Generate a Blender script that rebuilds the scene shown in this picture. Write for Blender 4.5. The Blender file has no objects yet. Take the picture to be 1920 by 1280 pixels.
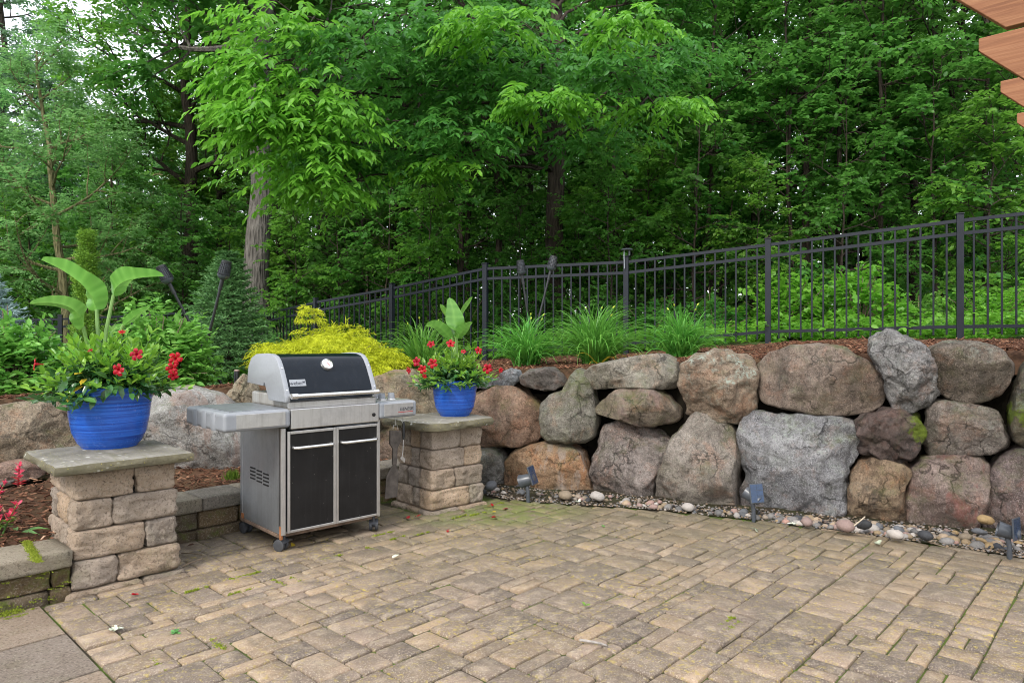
import bpy, bmesh, math, random
import numpy as np
from mathutils import Vector, Matrix, noise as mnoise

# ------------------------------------------------------------------ camera, sky, sun
SC = bpy.context.scene
COL = SC.collection
F = 1280.0            # focal length in pixels of the 1920 px wide photograph
CAMH = 1.25           # eye height
R = math.radians

cam = bpy.data.cameras.new('camera')
cam.sensor_width = 36.0
cam.lens = 24.0
cam.clip_start = 0.05
cam.clip_end = 600.0
cam_o = bpy.data.objects.new('camera', cam)
cam_o.location = (0, 0, CAMH)
cam_o.rotation_euler = (R(90), 0, 0)
COL.objects.link(cam_o)
SC.camera = cam_o

SUN_EL, SUN_AZ = 43.0, 208.0     # azimuth clockwise from +Y (behind the camera, a little left)
W = bpy.data.worlds.new('World')
SC.world = W
W.use_nodes = True
wn = W.node_tree
wn.nodes.clear()
wo = wn.nodes.new('ShaderNodeOutputWorld')
bg = wn.nodes.new('ShaderNodeBackground')
bg.inputs['Strength'].default_value = 0.14
sky = wn.nodes.new('ShaderNodeTexSky')
sky.sky_type = 'NISHITA'
sky.sun_disc = False
sky.sun_elevation = R(SUN_EL)
sky.sun_rotation = R(SUN_AZ)
sky.dust_density = 3.0
sky.air_density = 1.0
mixw = wn.nodes.new('ShaderNodeMix')
mixw.data_type = 'RGBA'
mixw.inputs[0].default_value = 0.72
mixw.inputs[7].default_value = (8.2, 8.4, 8.9, 1)      # thin bright overcast over the blue
wn.links.new(sky.outputs[0], mixw.inputs[6])
wn.links.new(mixw.outputs[2], bg.inputs[0])
wn.links.new(bg.outputs[0], wo.inputs[0])

sun = bpy.data.lights.new('sun', 'SUN')
sun.energy = 1.5
sun.angle = R(12)
sun.color = (1.0, 0.95, 0.87)
sun_o = bpy.data.objects.new('sun', sun)
sd = Vector((math.sin(R(SUN_AZ)) * math.cos(R(SUN_EL)), math.cos(R(SUN_AZ)) * math.cos(R(SUN_EL)), math.sin(R(SUN_EL))))
sun_o.rotation_euler = sd.to_track_quat('Z', 'Y').to_euler()
sun_o.location = (0, 0, 30)
COL.objects.link(sun_o)

SC.view_settings.view_transform = 'Standard'
SC.view_settings.look = 'None'
SC.view_settings.exposure = 0.98
SC.view_settings.gamma = 1.0
SC.view_settings.use_curve_mapping = False
SC.render.engine = 'CYCLES'
SC.cycles.max_bounces = 7
SC.cycles.diffuse_bounces = 4
SC.cycles.glossy_bounces = 3
SC.cycles.transmission_bounces = 4
SC.cycles.use_denoising = True
SC.cycles.filter_width = 1.0
SC.cycles.sample_clamp_indirect = 8.0

# ------------------------------------------------------------------ helpers
def at(px, py, Y):
    """world point seen at pixel (px,py) at distance Y"""
    return Vector(((px - 960.0) / F * Y, Y, CAMH - (py - 640.0) / F * Y))

def on_ground(px, py, z=0.0):
    Y = (CAMH - z) * F / (py - 640.0)
    return at(px, py, Y)

def tag(o, label=None, cat=None, group=None, kind=None):
    if label: o['label'] = label
    if cat: o['category'] = cat
    if group: o['group'] = group
    if kind: o['kind'] = kind
    return o

def thing(name, label, cat, loc=(0, 0, 0), rz=0.0, group=None):
    o = bpy.data.objects.new(name, None)
    o.empty_display_size = 0.1
    o.location = loc
    o.rotation_euler = (0, 0, rz)
    COL.objects.link(o)
    return tag(o, label, cat, group)

def link(name, me, parent=None, loc=None):
    o = bpy.data.objects.new(name, me)
    COL.objects.link(o)
    if parent is not None: o.parent = parent
    if loc is not None: o.location = loc
    return o

def mesh_np(name, V, faces, mat=None, tint=None, smooth=True):
    """V (n,3); faces (m,k) int array"""
    V = np.asarray(V, dtype=np.float32)
    faces = np.asarray(faces, dtype=np.int32)
    me = bpy.data.meshes.new(name)
    m, k = faces.shape
    me.vertices.add(len(V)); me.vertices.foreach_set('co', V.ravel())
    me.loops.add(m * k); me.loops.foreach_set('vertex_index', faces.ravel())
    me.polygons.add(m)
    me.polygons.foreach_set('loop_start', np.arange(0, m * k, k, dtype=np.int32))
    me.polygons.foreach_set('use_smooth', np.full(m, smooth, dtype=bool))
    if tint is not None:
        a = me.attributes.new('tint', 'FLOAT', 'POINT')
        a.data.foreach_set('value', np.asarray(tint, dtype=np.float32))
    me.update(calc_edges=True)
    if mat: me.materials.append(mat)
    return me

class MB:
    """collects shapes into one mesh"""
    def __init__(s): s.v = []; s.f = []
    def raw(s, vs, fs, M=None):
        b = len(s.v)
        for p in vs:
            p = Vector(p)
            s.v.append(M @ p if M is not None else p)
        for f in fs: s.f.append([b + i for i in f])
        return s
    def box(s, x0, y0, z0, x1, y1, z1, M=None):
        vs = [(x0,y0,z0),(x1,y0,z0),(x1,y1,z0),(x0,y1,z0),(x0,y0,z1),(x1,y0,z1),(x1,y1,z1),(x0,y1,z1)]
        return s.raw(vs, [(0,3,2,1),(4,5,6,7),(0,1,5,4),(1,2,6,5),(2,3,7,6),(3,0,4,7)], M)
    def prism(s, poly, x0, x1, M=None):
        """poly in (y,z), extruded along x"""
        n = len(poly)
        vs = [(x0, a, b) for a, b in poly] + [(x1, a, b) for a, b in poly]
        fs = [list(range(n))[::-1], list(range(n, 2 * n))]
        for i in range(n):
            j = (i + 1) % n
            fs.append((i, j, n + j, n + i))
        return s.raw(vs, fs, M)
    def strip(s, poly, x0, x1, M=None):
        n = len(poly)
        vs = [(x0, a, b) for a, b in poly] + [(x1, a, b) for a, b in poly]
        return s.raw(vs, [(i, i + 1, n + i + 1, n + i) for i in range(n - 1)], M)
    def tube(s, pts, rad, sides=8, caps=True, M=None):
        pts = [Vector(p) for p in pts]
        n = len(pts)
        if not hasattr(rad, '__len__'): rad = [rad] * n
        vs = []
        up = Vector((0, 0, 1))
        t0 = (pts[1] - pts[0]).normalized()
        a = t0.cross(up)
        if a.length < 1e-3: a = t0.cross(Vector((1, 0, 0)))
        a.normalize()
        for i, p in enumerate(pts):
            t = (pts[min(i + 1, n - 1)] - pts[max(i - 1, 0)]).normalized()
            a = (a - t * a.dot(t)).normalized()
            b = t.cross(a)
            for k in range(sides):
                w = 2 * math.pi * k / sides
                vs.append(p + (a * math.cos(w) + b * math.sin(w)) * rad[i])
        fs = []
        for i in range(n - 1):
            for k in range(sides):
                k2 = (k + 1) % sides
                fs.append((i * sides + k, i * sides + k2, (i + 1) * sides + k2, (i + 1) * sides + k))
        if caps:
            fs.append(list(range(sides))[::-1])
            fs.append(list(range((n - 1) * sides, n * sides)))
        return s.raw(vs, fs, M)
    def lathe(s, prof, seg=32, M=None, caps=False):
        vs = []; n = len(prof)
        for r, z in prof:
            for k in range(seg):
                w = 2 * math.pi * k / seg
                vs.append((r * math.cos(w), r * math.sin(w), z))
        fs = []
        for i in range(n - 1):
            for k in range(seg):
                k2 = (k + 1) % seg
                fs.append((i * seg + k, i * seg + k2, (i + 1) * seg + k2, (i + 1) * seg + k))
        if caps:
            fs.append(list(range(seg))[::-1]); fs.append(list(range((n - 1) * seg, n * seg)))
        return s.raw(vs, fs, M)
    def mesh(s, name, mat, smooth=False, bevel=0.0, seg=2):
        me = bpy.data.meshes.new(name)
        me.from_pydata([tuple(p) for p in s.v], [], s.f)
        if bevel > 0:
            bm = bmesh.new(); bm.from_mesh(me)
            es = [e for e in bm.edges if len(e.link_faces) == 2 and e.calc_face_angle(0) > 0.6]
            bmesh.ops.bevel(bm, geom=es, offset=bevel, segments=seg, affect='EDGES', profile=0.5, clamp_overlap=True)
            bm.to_mesh(me); bm.free()
        if smooth:
            me.polygons.foreach_set('use_smooth', [True] * len(me.polygons))
            me.set_sharp_from_angle(angle=R(38))
        me.materials.append(mat)
        me.update()
        return me
    def build(s, name, mat, parent=None, smooth=False, bevel=0.0, seg=2, loc=None):
        return link(name, s.mesh(name, mat, smooth, bevel, seg), parent, loc)

def align(p, d):
    """matrix with local z along d at p"""
    q = Vector(d).to_track_quat('Z', 'Y')
    return Matrix.Translation(p) @ q.to_matrix().to_4x4()

# ------------------------------------------------------------------ node materials
class NT:
    def __init__(s, name):
        s.m = bpy.data.materials.new(name); s.m.use_nodes = True
        s.t = s.m.node_tree; s.t.nodes.clear()
        s.out = s.n('ShaderNodeOutputMaterial')
    def n(s, k): return s.t.nodes.new(k)
    def set(s, sock, v):
        if isinstance(v, bpy.types.NodeSocket): s.t.links.new(v, sock)
        elif v is not None:
            if hasattr(v, '__len__') and len(v) == 3 and sock.type == 'RGBA': v = (*v, 1)
            sock.default_value = v
    def coord(s, which='Object', scale=None, loc=None):
        c = s.n('ShaderNodeTexCoord').outputs[which]
        if scale is None and loc is None: return c
        m = s.n('ShaderNodeMapping'); s.set(m.inputs[0], c)
        if scale is not None: m.inputs['Scale'].default_value = scale if hasattr(scale, '__len__') else (scale,) * 3
        if loc is not None: s.set(m.inputs['Location'], loc)
        return m.outputs[0]
    def pos(s): return s.n('ShaderNodeNewGeometry').outputs['Position']
    def noise(s, vec, scale, detail=4, rough=.55, dist=0.0):
        k = s.n('ShaderNodeTexNoise'); s.set(k.inputs['Vector'], vec)
        k.inputs['Scale'].default_value = scale; k.inputs['Detail'].default_value = detail
        k.inputs['Roughness'].default_value = rough; k.inputs['Distortion'].default_value = dist
        return k.outputs['Fac']
    def voro(s, vec, scale, out='Distance', feature='F1'):
        k = s.n('ShaderNodeTexVoronoi'); k.feature = feature
        s.set(k.inputs['Vector'], vec); k.inputs['Scale'].default_value = scale
        return k.outputs[out]
    def ramp(s, fac, *stops):
        k = s.n('ShaderNodeValToRGB'); s.set(k.inputs[0], fac)
        e = k.color_ramp.elements
        while len(e) < len(stops): e.new(0.5)
        for el, (p, c) in zip(e, stops):
            el.position = p
            el.color = (c, c, c, 1) if not hasattr(c, '__len__') else (*c, 1)
        return k.outputs[0]
    def mix(s, fac, a, b, mode='MIX'):
        k = s.n('ShaderNodeMix'); k.data_type = 'RGBA'; k.blend_type = mode
        s.set(k.inputs[0], fac); s.set(k.inputs[6], a); s.set(k.inputs[7], b)
        return k.outputs[2]
    def math(s, op, a, b=None, clamp=False):
        k = s.n('ShaderNodeMath'); k.operation = op; k.use_clamp = clamp
        s.set(k.inputs[0], a)
        if b is not None: s.set(k.inputs[1], b)
        return k.outputs[0]
    def sep(s, vec):
        k = s.n('ShaderNodeSeparateXYZ'); s.set(k.inputs[0], vec); return k.outputs
    def normal(s): return s.n('ShaderNodeNewGeometry').outputs['Normal']
    def rand(s): return s.n('ShaderNodeObjectInfo').outputs['Random']
    def attr(s, name):
        k = s.n('ShaderNodeAttribute'); k.attribute_name = name; return k.outputs['Fac']
    def vadd(s, a, b):
        k = s.n('ShaderNodeVectorMath'); k.operation = 'ADD'; s.set(k.inputs[0], a); s.set(k.inputs[1], b); return k.outputs[0]
    def comb(s, x, y, z):
        k = s.n('ShaderNodeCombineXYZ')
        for i, v in enumerate((x, y, z)): s.set(k.inputs[i], v)
        return k.outputs[0]
    def bump(s, h, strength=.5, dist=.01, normal=None):
        k = s.n('ShaderNodeBump'); k.inputs['Strength'].default_value = strength; k.inputs['Distance'].default_value = dist
        s.set(k.inputs['Height'], h)
        if normal is not None: s.set(k.inputs['Normal'], normal)
        return k.outputs[0]
    def hsv(s, col, h=.5, sat=1., val=1.):
        k = s.n('ShaderNodeHueSaturation'); s.set(k.inputs['Color'], col)
        s.set(k.inputs['Hue'], h); s.set(k.inputs['Saturation'], sat); s.set(k.inputs['Value'], val)
        return k.outputs[0]
    def bsdf(s, color, rough=.6, metal=0., normal=None, spec=.5, coat=0., coat_rough=.1, finish=True):
        k = s.n('ShaderNodeBsdfPrincipled')
        s.set(k.inputs['Base Color'], color); s.set(k.inputs['Roughness'], rough); s.set(k.inputs['Metallic'], metal)
        k.inputs['Specular IOR Level'].default_value = spec
        k.inputs['Coat Weight'].default_value = coat; k.inputs['Coat Roughness'].default_value = coat_rough
        if normal is not None: s.set(k.inputs['Normal'], normal)
        if finish: s.t.links.new(k.outputs[0], s.out.inputs[0])
        return k.outputs[0]

def simple(name, col, rough=.5, metal=0., spec=.5, var=.08, coat=0., bump=.0, scale=30):
    t = NT(name); c = t.coord()
    n = t.noise(c, scale, 5, .6)
    colr = t.mix(t.ramp(n, (.3, 0), (.7, 1)), tuple(x * (1 - var) for x in col), tuple(min(1, x * (1 + var)) for x in col))
    rr = t.math('ADD', t.math('MULTIPLY', n, .2), rough - .1)
    t.bsdf(colr, rr, metal, t.bump(n, bump, .002) if bump else None, spec, coat)
    return t.m

def leaf_mat(name, dark, light, trans=.35, rough=.42, spec=.35, tcol=None, hv=.03):
    t = NT(name)
    tint = t.attr('tint')
    r = t.rand()
    col = t.ramp(tint, (0.0, dark), (0.6, tuple((a + b) / 2 for a, b in zip(dark, light))), (1.0, light))
    col = t.hsv(col, t.math('ADD', t.math('MULTIPLY', r, hv), .5 - hv / 2), 1.0, t.math('ADD', t.math('MULTIPLY', r, .3), .85))
    p = t.bsdf(col, rough, spec=spec, finish=False)
    tr = t.n('ShaderNodeBsdfTranslucent')
    t.set(tr.inputs[0], t.mix(.5, col, tcol or tuple(min(1, a * 1.5) for a in light)))
    mx = t.n('ShaderNodeMixShader'); mx.inputs[0].default_value = trans
    t.t.links.new(p, mx.inputs[1]); t.t.links.new(tr.outputs[0], mx.inputs[2])
    t.t.links.new(mx.outputs[0], t.out.inputs[0])
    return t.m

# --- leaves
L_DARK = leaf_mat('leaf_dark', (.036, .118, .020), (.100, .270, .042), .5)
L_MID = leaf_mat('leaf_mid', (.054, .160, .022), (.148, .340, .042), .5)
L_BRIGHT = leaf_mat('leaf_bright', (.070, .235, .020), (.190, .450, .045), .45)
L_PALE = leaf_mat('leaf_pale', (.090, .235, .070), (.230, .480, .150), .48)
L_GREY = leaf_mat('leaf_grey', (.090, .185, .090), (.205, .360, .190), .42)
L_ROUND = leaf_mat('leaf_round', (.038, .134, .024), (.122, .315, .052), .5)
L_HYD = leaf_mat('leaf_hydrangea', (.070, .215, .030), (.230, .470, .085), .35, .45)
L_MAND = leaf_mat('leaf_mandevilla', (.018, .075, .024), (.075, .200, .048), .2, .22, .5)
L_MAND2 = leaf_mat('leaf_mandevilla_young', (.095, .270, .028), (.270, .500, .055), .35, .3, .45)
L_GOLD = leaf_mat('leaf_gold', (.320, .385, .012), (.740, .770, .045), .35, .55)
L_LILY = leaf_mat('leaf_lily', (.050, .190, .026), (.190, .430, .070), .35, .38)
L_CON = leaf_mat('needle_dark', (.050, .150, .045), (.150, .320, .100), .2, .55)
L_BLUE = leaf_mat('needle_blue', (.180, .270, .260), (.400, .530, .520), .1, .55)
L_ARB = leaf_mat('leaf_arborvitae', (.085, .190, .020), (.260, .430, .055), .3, .5)
L_BOP = leaf_mat('leaf_paddle', (.070, .215, .028), (.210, .430, .085), .35, .28, .5, hv=.01)
L_PINK = leaf_mat('petal_pink', (.55, .02, .06), (.85, .12, .20), .3, hv=.0)
L_RED = leaf_mat('petal_red', (.24, .002, .010), (.52, .006, .024), .2, .45, .3, hv=.006)
L_YEL = leaf_mat('leaf_yellowed', (.45, .33, .03), (.70, .52, .05), .3, hv=.0)
L_LICHEN = leaf_mat('lichen_flake', (.42, .46, .34), (.70, .74, .60), .1, .8, .2, hv=.0)
L_MOSS = leaf_mat('moss_tip', (.150, .200, .020), (.340, .400, .050), .3, .7, .2, hv=.0)

def bark(name, c1, c2, sc=1.0):
    t = NT(name); c = t.coord('Object', (9 * sc, 9 * sc, 1.6 * sc))
    n = t.noise(c, 2.2, 6, .65, .6)
    v = t.voro(t.coord('Object', (16 * sc, 16 * sc, 2.6 * sc)), 1.6)
    h = t.math('ADD', n, t.math('MULTIPLY', v, .7))
    col = t.mix(t.ramp(h, (.35, 0), (1.0, 1)), c1, c2)
    t.bsdf(col, .9, normal=t.bump(h, 1.0, .05), spec=.2)
    return t.m
BARK = bark('bark_grey', (.024, .021, .018), (.150, .137, .122))
BARK_D = bark('bark_dark', (.014, .011, .009), (.060, .047, .036))
BARK_Y = bark('bark_mossy', (.08, .075, .035), (.22, .20, .10))
TWIG = simple('twig_bark', (.16, .12, .08), .9, var=.35)
STEM = simple('green_stem', (.10, .22, .05), .6, var=.2)

def gy(c, k):
    m = sum(c) / 3
    return tuple((x * .88 + m * .12 * (1.04, 1.0, .93)[i]) * k for i, x in enumerate(c))
def granite(name, c1, c2, grain=.5, moss=.0, lichen=.0, stain=.3, vein=None, rough_b=1.0, seed=0.0, patch=None):
    t = NT(name)
    c = t.coord('Object', None, (seed * 3.1, seed * 1.7, seed * 2.3))
    big = t.noise(c, 2.6, 7, .68, .7)
    col = t.mix(t.ramp(big, (.36, 0), (.64, 1)), gy(c1, .92), gy(c2, 1.20))
    # blotches of other minerals
    bl = t.noise(t.coord('Object', None, (seed, 9, seed * 2)), 5.0, 7, .72, .5)
    col = t.mix(t.ramp(bl, (.52, 0), (.62, .6)), col, (c2[0] * 1.12, c2[1] * .80, c2[2] * .66))
    med = t.noise(c, 17, 7, .75)
    col = t.mix(t.ramp(med, (.34, .75), (.47, 0)), col, tuple(x * .30 for x in c1))
    m2 = t.noise(t.coord('Object', None, (seed * 5, 2, 8)), 42, 6, .78)
    col = t.mix(t.ramp(m2, (.36, .7), (.48, 0)), col, tuple(x * .35 for x in c1))
    col = t.mix(t.ramp(med, (.54, 0), (.72, .55)), col, tuple(min(.72, x * 1.55 + .04) for x in c2))
    grn = t.noise(c, 120, 3, .75)
    col = t.mix(t.ramp(grn, (.52, 0), (.64, grain * .75)), col, tuple(min(.75, x * 1.8 + .07) for x in c2))
    grn2 = t.noise(t.coord('Object', None, (7 + seed, 3, 1)), 85, 3, .75)
    col = t.mix(t.ramp(grn2, (.52, 0), (.65, grain * .75)), col, tuple(x * .28 for x in c1))
    # fracture lines
    wc = t.vadd(c, t.comb(t.math('MULTIPLY', t.noise(c, 5, 4), .35), t.math('MULTIPLY', t.noise(c, 6, 4), .35), t.math('MULTIPLY', t.noise(c, 4, 4), .35)))
    ed = t.voro(wc, 2.6 + (seed * .37) % 1.2, 'Distance', 'DISTANCE_TO_EDGE')
    ckm = t.ramp(t.noise(c, 3.0, 3), (.46, 0), (.58, 1))
    ck = t.math('MULTIPLY', t.ramp(ed, (.006, 1), (.030, 0)), ckm)
    col = t.mix(t.math('MULTIPLY', ck, .75), col, tuple(x * .22 for x in c1))
    if vein is not None:
        vz = t.noise(t.coord('Object', (2.6, 2.6, .8), (seed, 0, 0)), 1.9, 7, .66, .6)
        col = t.mix(t.ramp(vz, (.53, 0), (.60, .62), (.70, .25)), col, vein)
    # water streaks that run down the face
    st = t.noise(t.coord('Object', (7, 7, .8), (seed * 2, 0, 0)), 1.5, 6, .68, .4)
    col = t.mix(t.ramp(st, (.48, 0), (.66, stain)), col, (.050, .042, .036))
    nz = t.sep(t.normal())[2]
    if moss > 0:
        mn = t.noise(c, 4.5, 8, .76)
        mf = t.math('MULTIPLY', t.ramp(mn, (.55 - .16 * moss, 0), (.66 - .1 * moss, 1)), t.ramp(nz, (.10, .30), (.75, 1)))
        fine = t.noise(c, 60, 3, .6)
        mc = t.mix(fine, (.050, .075, .012), (.17, .21, .035))
        col = t.mix(t.math('MULTIPLY', mf, min(1, .42 + moss * .55)), col, mc)
    if patch:
        o_ = t.sep(t.coord('Object'))
        dx = t.math('SUBTRACT', o_[0], patch[0]); dz = t.math('SUBTRACT', o_[2], patch[1])
        dd = t.math('SQRT', t.math('ADD', t.math('MULTIPLY', dx, dx), t.math('MULTIPLY', dz, dz)))
        dd = t.math('ADD', t.math('DIVIDE', dd, patch[2]), t.math('MULTIPLY', t.math('SUBTRACT', t.noise(c, 14, 6, .75), .5), 2.2))
        col = t.mix(t.ramp(dd, (.62, .95), (.85, 0)), col, t.mix(t.noise(c, 70, 3, .6), (.095, .150, .010), (.27, .36, .03)))
    if lichen > 0:
        ln = t.noise(t.coord('Object', None, (seed, 5, 2)), 6, 7, .78)
        sp = t.noise(c, 38, 5, .7)
        up = t.ramp(nz, (-.1, .25), (.6, 1))
        lf = t.math('MULTIPLY', t.math('MULTIPLY', t.ramp(ln, (.50, 0), (.58, 1)), t.ramp(sp, (.44, 0), (.54, 1))), up)
        col = t.mix(t.math('MULTIPLY', lf, lichen), col, (.43, .49, .41))
    b1 = t.bump(t.noise(c, 6, 9, .76, .3), 1.0 * rough_b, .085)
    b1 = t.bump(t.math('SUBTRACT', 1.0, ck), .8, .02, b1)
    b1 = t.bump(t.ramp(t.voro(wc, 5.5), (.0, 0), (.7, 1)), .5 * rough_b, .03, b1)
    b2 = t.bump(t.noise(c, 26, 7, .78), 1.0, .028, b1)
    b3 = t.bump(grn, .35, .004, b2)
    t.bsdf(col, t.math('ADD', t.math('MULTIPLY', med, .3), .5), normal=b3, spec=.35)
    return t.m

def block_mat(name, c1, c2, moss=.0, dark=.0):
    """split-face concrete block: coarse aggregate"""
    t = NT(name); c = t.coord('Object'); r = t.rand()
    cc = t.vadd(c, t.comb(t.math('MULTIPLY', r, 37.), t.math('MULTIPLY', r, 11.), 0.))
    col = t.mix(t.ramp(t.noise(cc, 6, 5, .6), (.35, 0), (.65, 1)), c1, c2)
    col = t.hsv(col, .5, t.math('ADD', t.math('MULTIPLY', r, .5), .7), t.math('ADD', t.math('MULTIPLY', r, .45), .75))
    g = t.noise(cc, 110, 3, .75)
    col = t.mix(t.ramp(g, (.52, 0), (.66, .65)), col, (.58, .50, .40))
    g2 = t.noise(t.vadd(cc, (3, 9, 4)), 80, 3, .75)
    col = t.mix(t.ramp(g2, (.52, 0), (.66, .6)), col, (.07, .05, .035))
    z = t.sep(t.pos())[2]
    if dark > 0:
        dn = t.noise(t.pos(), 4, 5, .65)
        df = t.math('MULTIPLY', t.ramp(dn, (.38, 0), (.62, 1)), t.ramp(z, (.0, 1), (.32, .25)))
        col = t.mix(t.math('MULTIPLY', df, dark), col, (.075, .055, .030))
    if moss > 0:
        mn = t.noise(t.pos(), 9, 6, .7)
        mf = t.math('MULTIPLY', t.ramp(mn, (.50, 0), (.64, 1)), t.ramp(z, (.02, 1), (.30, .12)))
        col = t.mix(t.math('MULTIPLY', mf, moss), col, t.mix(t.noise(c, 90, 2, .5), (.05, .085, .010), (.22, .30, .03)))
    b = t.bump(t.noise(cc, 30, 8, .82), 1.0, .035)
    b = t.bump(g, .7, .008, b)
    t.bsdf(col, .88, normal=b, spec=.25)
    return t.m
BLOCK = block_mat('pillar_block', (.44, .335, .245), (.60, .475, .365), .20, .28)
WALLB = block_mat('wall_block', (.17, .12, .065), (.29, .21, .12), .75, .75)
CAPB = block_mat('wall_cap', (.30, .27, .215), (.40, .35, .28), .25, .25)

def cap_mat():
    t = NT('flagstone'); c = t.coord('Object')
    n = t.noise(c, 3.5, 6, .65, .4)
    col = t.mix(t.ramp(n, (.35, 0), (.65, 1)), (.150, .140, .115), (.345, .325, .285))
    gr = t.noise(t.coord('Object', (14, 2.0, 2.0)), 1.6, 5, .65)
    col = t.mix(t.ramp(gr, (.48, 0), (.66, .6)), col, (.16, .155, .10))
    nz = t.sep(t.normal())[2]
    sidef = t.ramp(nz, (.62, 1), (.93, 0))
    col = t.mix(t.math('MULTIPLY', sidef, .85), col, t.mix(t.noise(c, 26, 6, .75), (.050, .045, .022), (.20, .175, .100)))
    gg = t.noise(c, 8, 6, .75)
    col = t.mix(t.ramp(gg, (.57, 0), (.70, .5)), col, (.15, .15, .07))
    sp = t.math('MULTIPLY', t.ramp(t.voro(c, 22), (.16, 1), (.26, 0)), t.ramp(t.noise(c, 5, 3), (.5, 0), (.58, 1)))
    col = t.mix(sp, col, (.56, .56, .50))
    col = t.mix(t.ramp(t.voro(t.vadd(c, (3, 1, 2)), 55), (.10, .7), (.18, 0)), col, (.48, .40, .08))
    b = t.bump(t.noise(c, 12, 8, .78), .9, .025)
    t.bsdf(col, .8, normal=t.bump(t.noise(c, 70, 4, .7), .5, .004, b), spec=.3)
    return t.m
FLAG = cap_mat()

def paver_mat(name='paver'):
    t = NT(name); P = t.pos()
    r = t.math('FRACT', t.math('ADD', t.rand(), t.attr('tint')))
    cc = t.vadd(P, t.comb(t.math('MULTIPLY', r, 19.), t.math('MULTIPLY', r, 7.), 0.))
    base = t.ramp(r, (.0, (.105, .082, .068)), (.16, (.160, .121, .095)), (.34, (.248, .178, .115)), (.55, (.295, .210, .134)),
                  (.72, (.195, .152, .120)), (.86, (.275, .202, .150)), (1.0, (.350, .252, .165)))
    base = t.mix(t.ramp(t.attr('big'), (.35, 0), (.95, .62)), base, (.150, .116, .092))
    n = t.noise(cc, 5.0, 5, .6)
    col = t.mix(t.ramp(n, (.40, 0), (.64, .70)), base, (.100, .080, .066))
    stn = t.noise(P, 2.6, 6, .68, .5)
    col = t.mix(t.ramp(stn, (.50, 0), (.66, .62)), col, (.085, .070, .056))
    col = t.mix(t.ramp(t.noise(cc, 12, 5, .65), (.50, 0), (.70, .5)), col, (.42, .34, .25))
    g = t.noise(cc, 170, 3, .75)
    col = t.mix(t.ramp(g, (.53, 0), (.66, .55)), col, (.60, .52, .40))
    g2 = t.noise(t.vadd(cc, (4, 8, 1)), 130, 3, .75)
    col = t.mix(t.ramp(g2, (.53, 0), (.66, .5)), col, (.08, .065, .05))
    # yellow crusts of lichen, patchy over the whole patio
    pn = t.noise(P, 1.6, 4, .6)
    ly = t.math('MULTIPLY', t.ramp(t.noise(P, 42, 5, .7), (.54, 0), (.63, 1)), t.ramp(pn, (.40, .15), (.62, 1)))
    col = t.mix(t.math('MULTIPLY', ly, .62), col, (.42, .33, .05))
    # damp, algae-stained stretch along the foot of the walls
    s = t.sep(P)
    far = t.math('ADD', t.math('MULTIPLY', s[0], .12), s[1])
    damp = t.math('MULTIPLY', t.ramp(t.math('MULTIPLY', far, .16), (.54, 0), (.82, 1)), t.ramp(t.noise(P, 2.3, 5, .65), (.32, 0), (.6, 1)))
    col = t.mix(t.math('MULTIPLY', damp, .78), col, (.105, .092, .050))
    gx = t.math('SUBTRACT', s[0], -.15); gy = t.math('SUBTRACT', s[1], 5.05)
    d2 = t.math('ADD', t.math('MULTIPLY', gx, gx), t.math('MULTIPLY', t.math('MULTIPLY', gy, gy), 2.2))
    gm = t.math('MULTIPLY', t.ramp(d2, (.02, 1), (.62, 0)), t.ramp(t.noise(P, 9, 5, .7), (.36, 0), (.56, 1)))
    col = t.mix(t.math('MULTIPLY', gm, .8), col, (.115, .150, .030))
    b = t.bump(t.noise(cc, 60, 6, .75), .5, .006)
    b = t.bump(t.noise(cc, 9, 3, .5), .35, .01, b)
    t.bsdf(col, t.math('ADD', t.math('MULTIPLY', n, .25), .62), normal=b, spec=.3)
    return t.m
PAVER = paver_mat()

def soil_mat(name, c1, c2, green, gf):
    t = NT(name); P = t.pos()
    col = t.mix(t.noise(P, 30, 6, .7), c1, c2)
    col = t.mix(t.math('MULTIPLY', t.ramp(t.noise(P, 3.0, 5, .7), (.42, 0), (.58, 1)), gf), col, t.mix(t.noise(P, 120, 2), green, tuple(min(1, x * 2.2) for x in green)))
    t.bsdf(col, .95, normal=t.bump(t.noise(P, 60, 6, .7), .8, .01), spec=.15)
    return t.m
JOINT = soil_mat('joint_sand', (.030, .024, .017), (.075, .060, .040), (.060, .095, .014), .75)
MULCH = soil_mat('mulch_ground', (.045, .026, .016), (.16, .085, .052), (.05, .06, .02), .12)
FLOOR = soil_mat('forest_floor', (.030, .026, .014), (.10, .075, .04), (.030, .075, .012), .85)
SOIL = soil_mat('dark_soil', (.018, .014, .010), (.05, .038, .026), (.03, .05, .01), .2)

BANK_SHADE = soil_mat('bank_soil_shade', (.006, .005, .004), (.018, .013, .009), (.010, .012, .004), .2)  # soil blackened so the gaps between boulders read as deep shade

def chip_mat():
    t = NT('wood_chip'); tn = t.attr('tint')
    col = t.ramp(tn, (0, (.030, .015, .010)), (.45, (.115, .050, .028)), (.75, (.215, .105, .060)), (.93, (.36, .21, .13)), (1.0, (.55, .42, .31)))
    t.bsdf(col, .85, spec=.2, normal=t.bump(t.noise(t.coord('Object', (60, 60, 60)), 2, 4), .4, .003))
    return t.m
CHIP = chip_mat()

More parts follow.
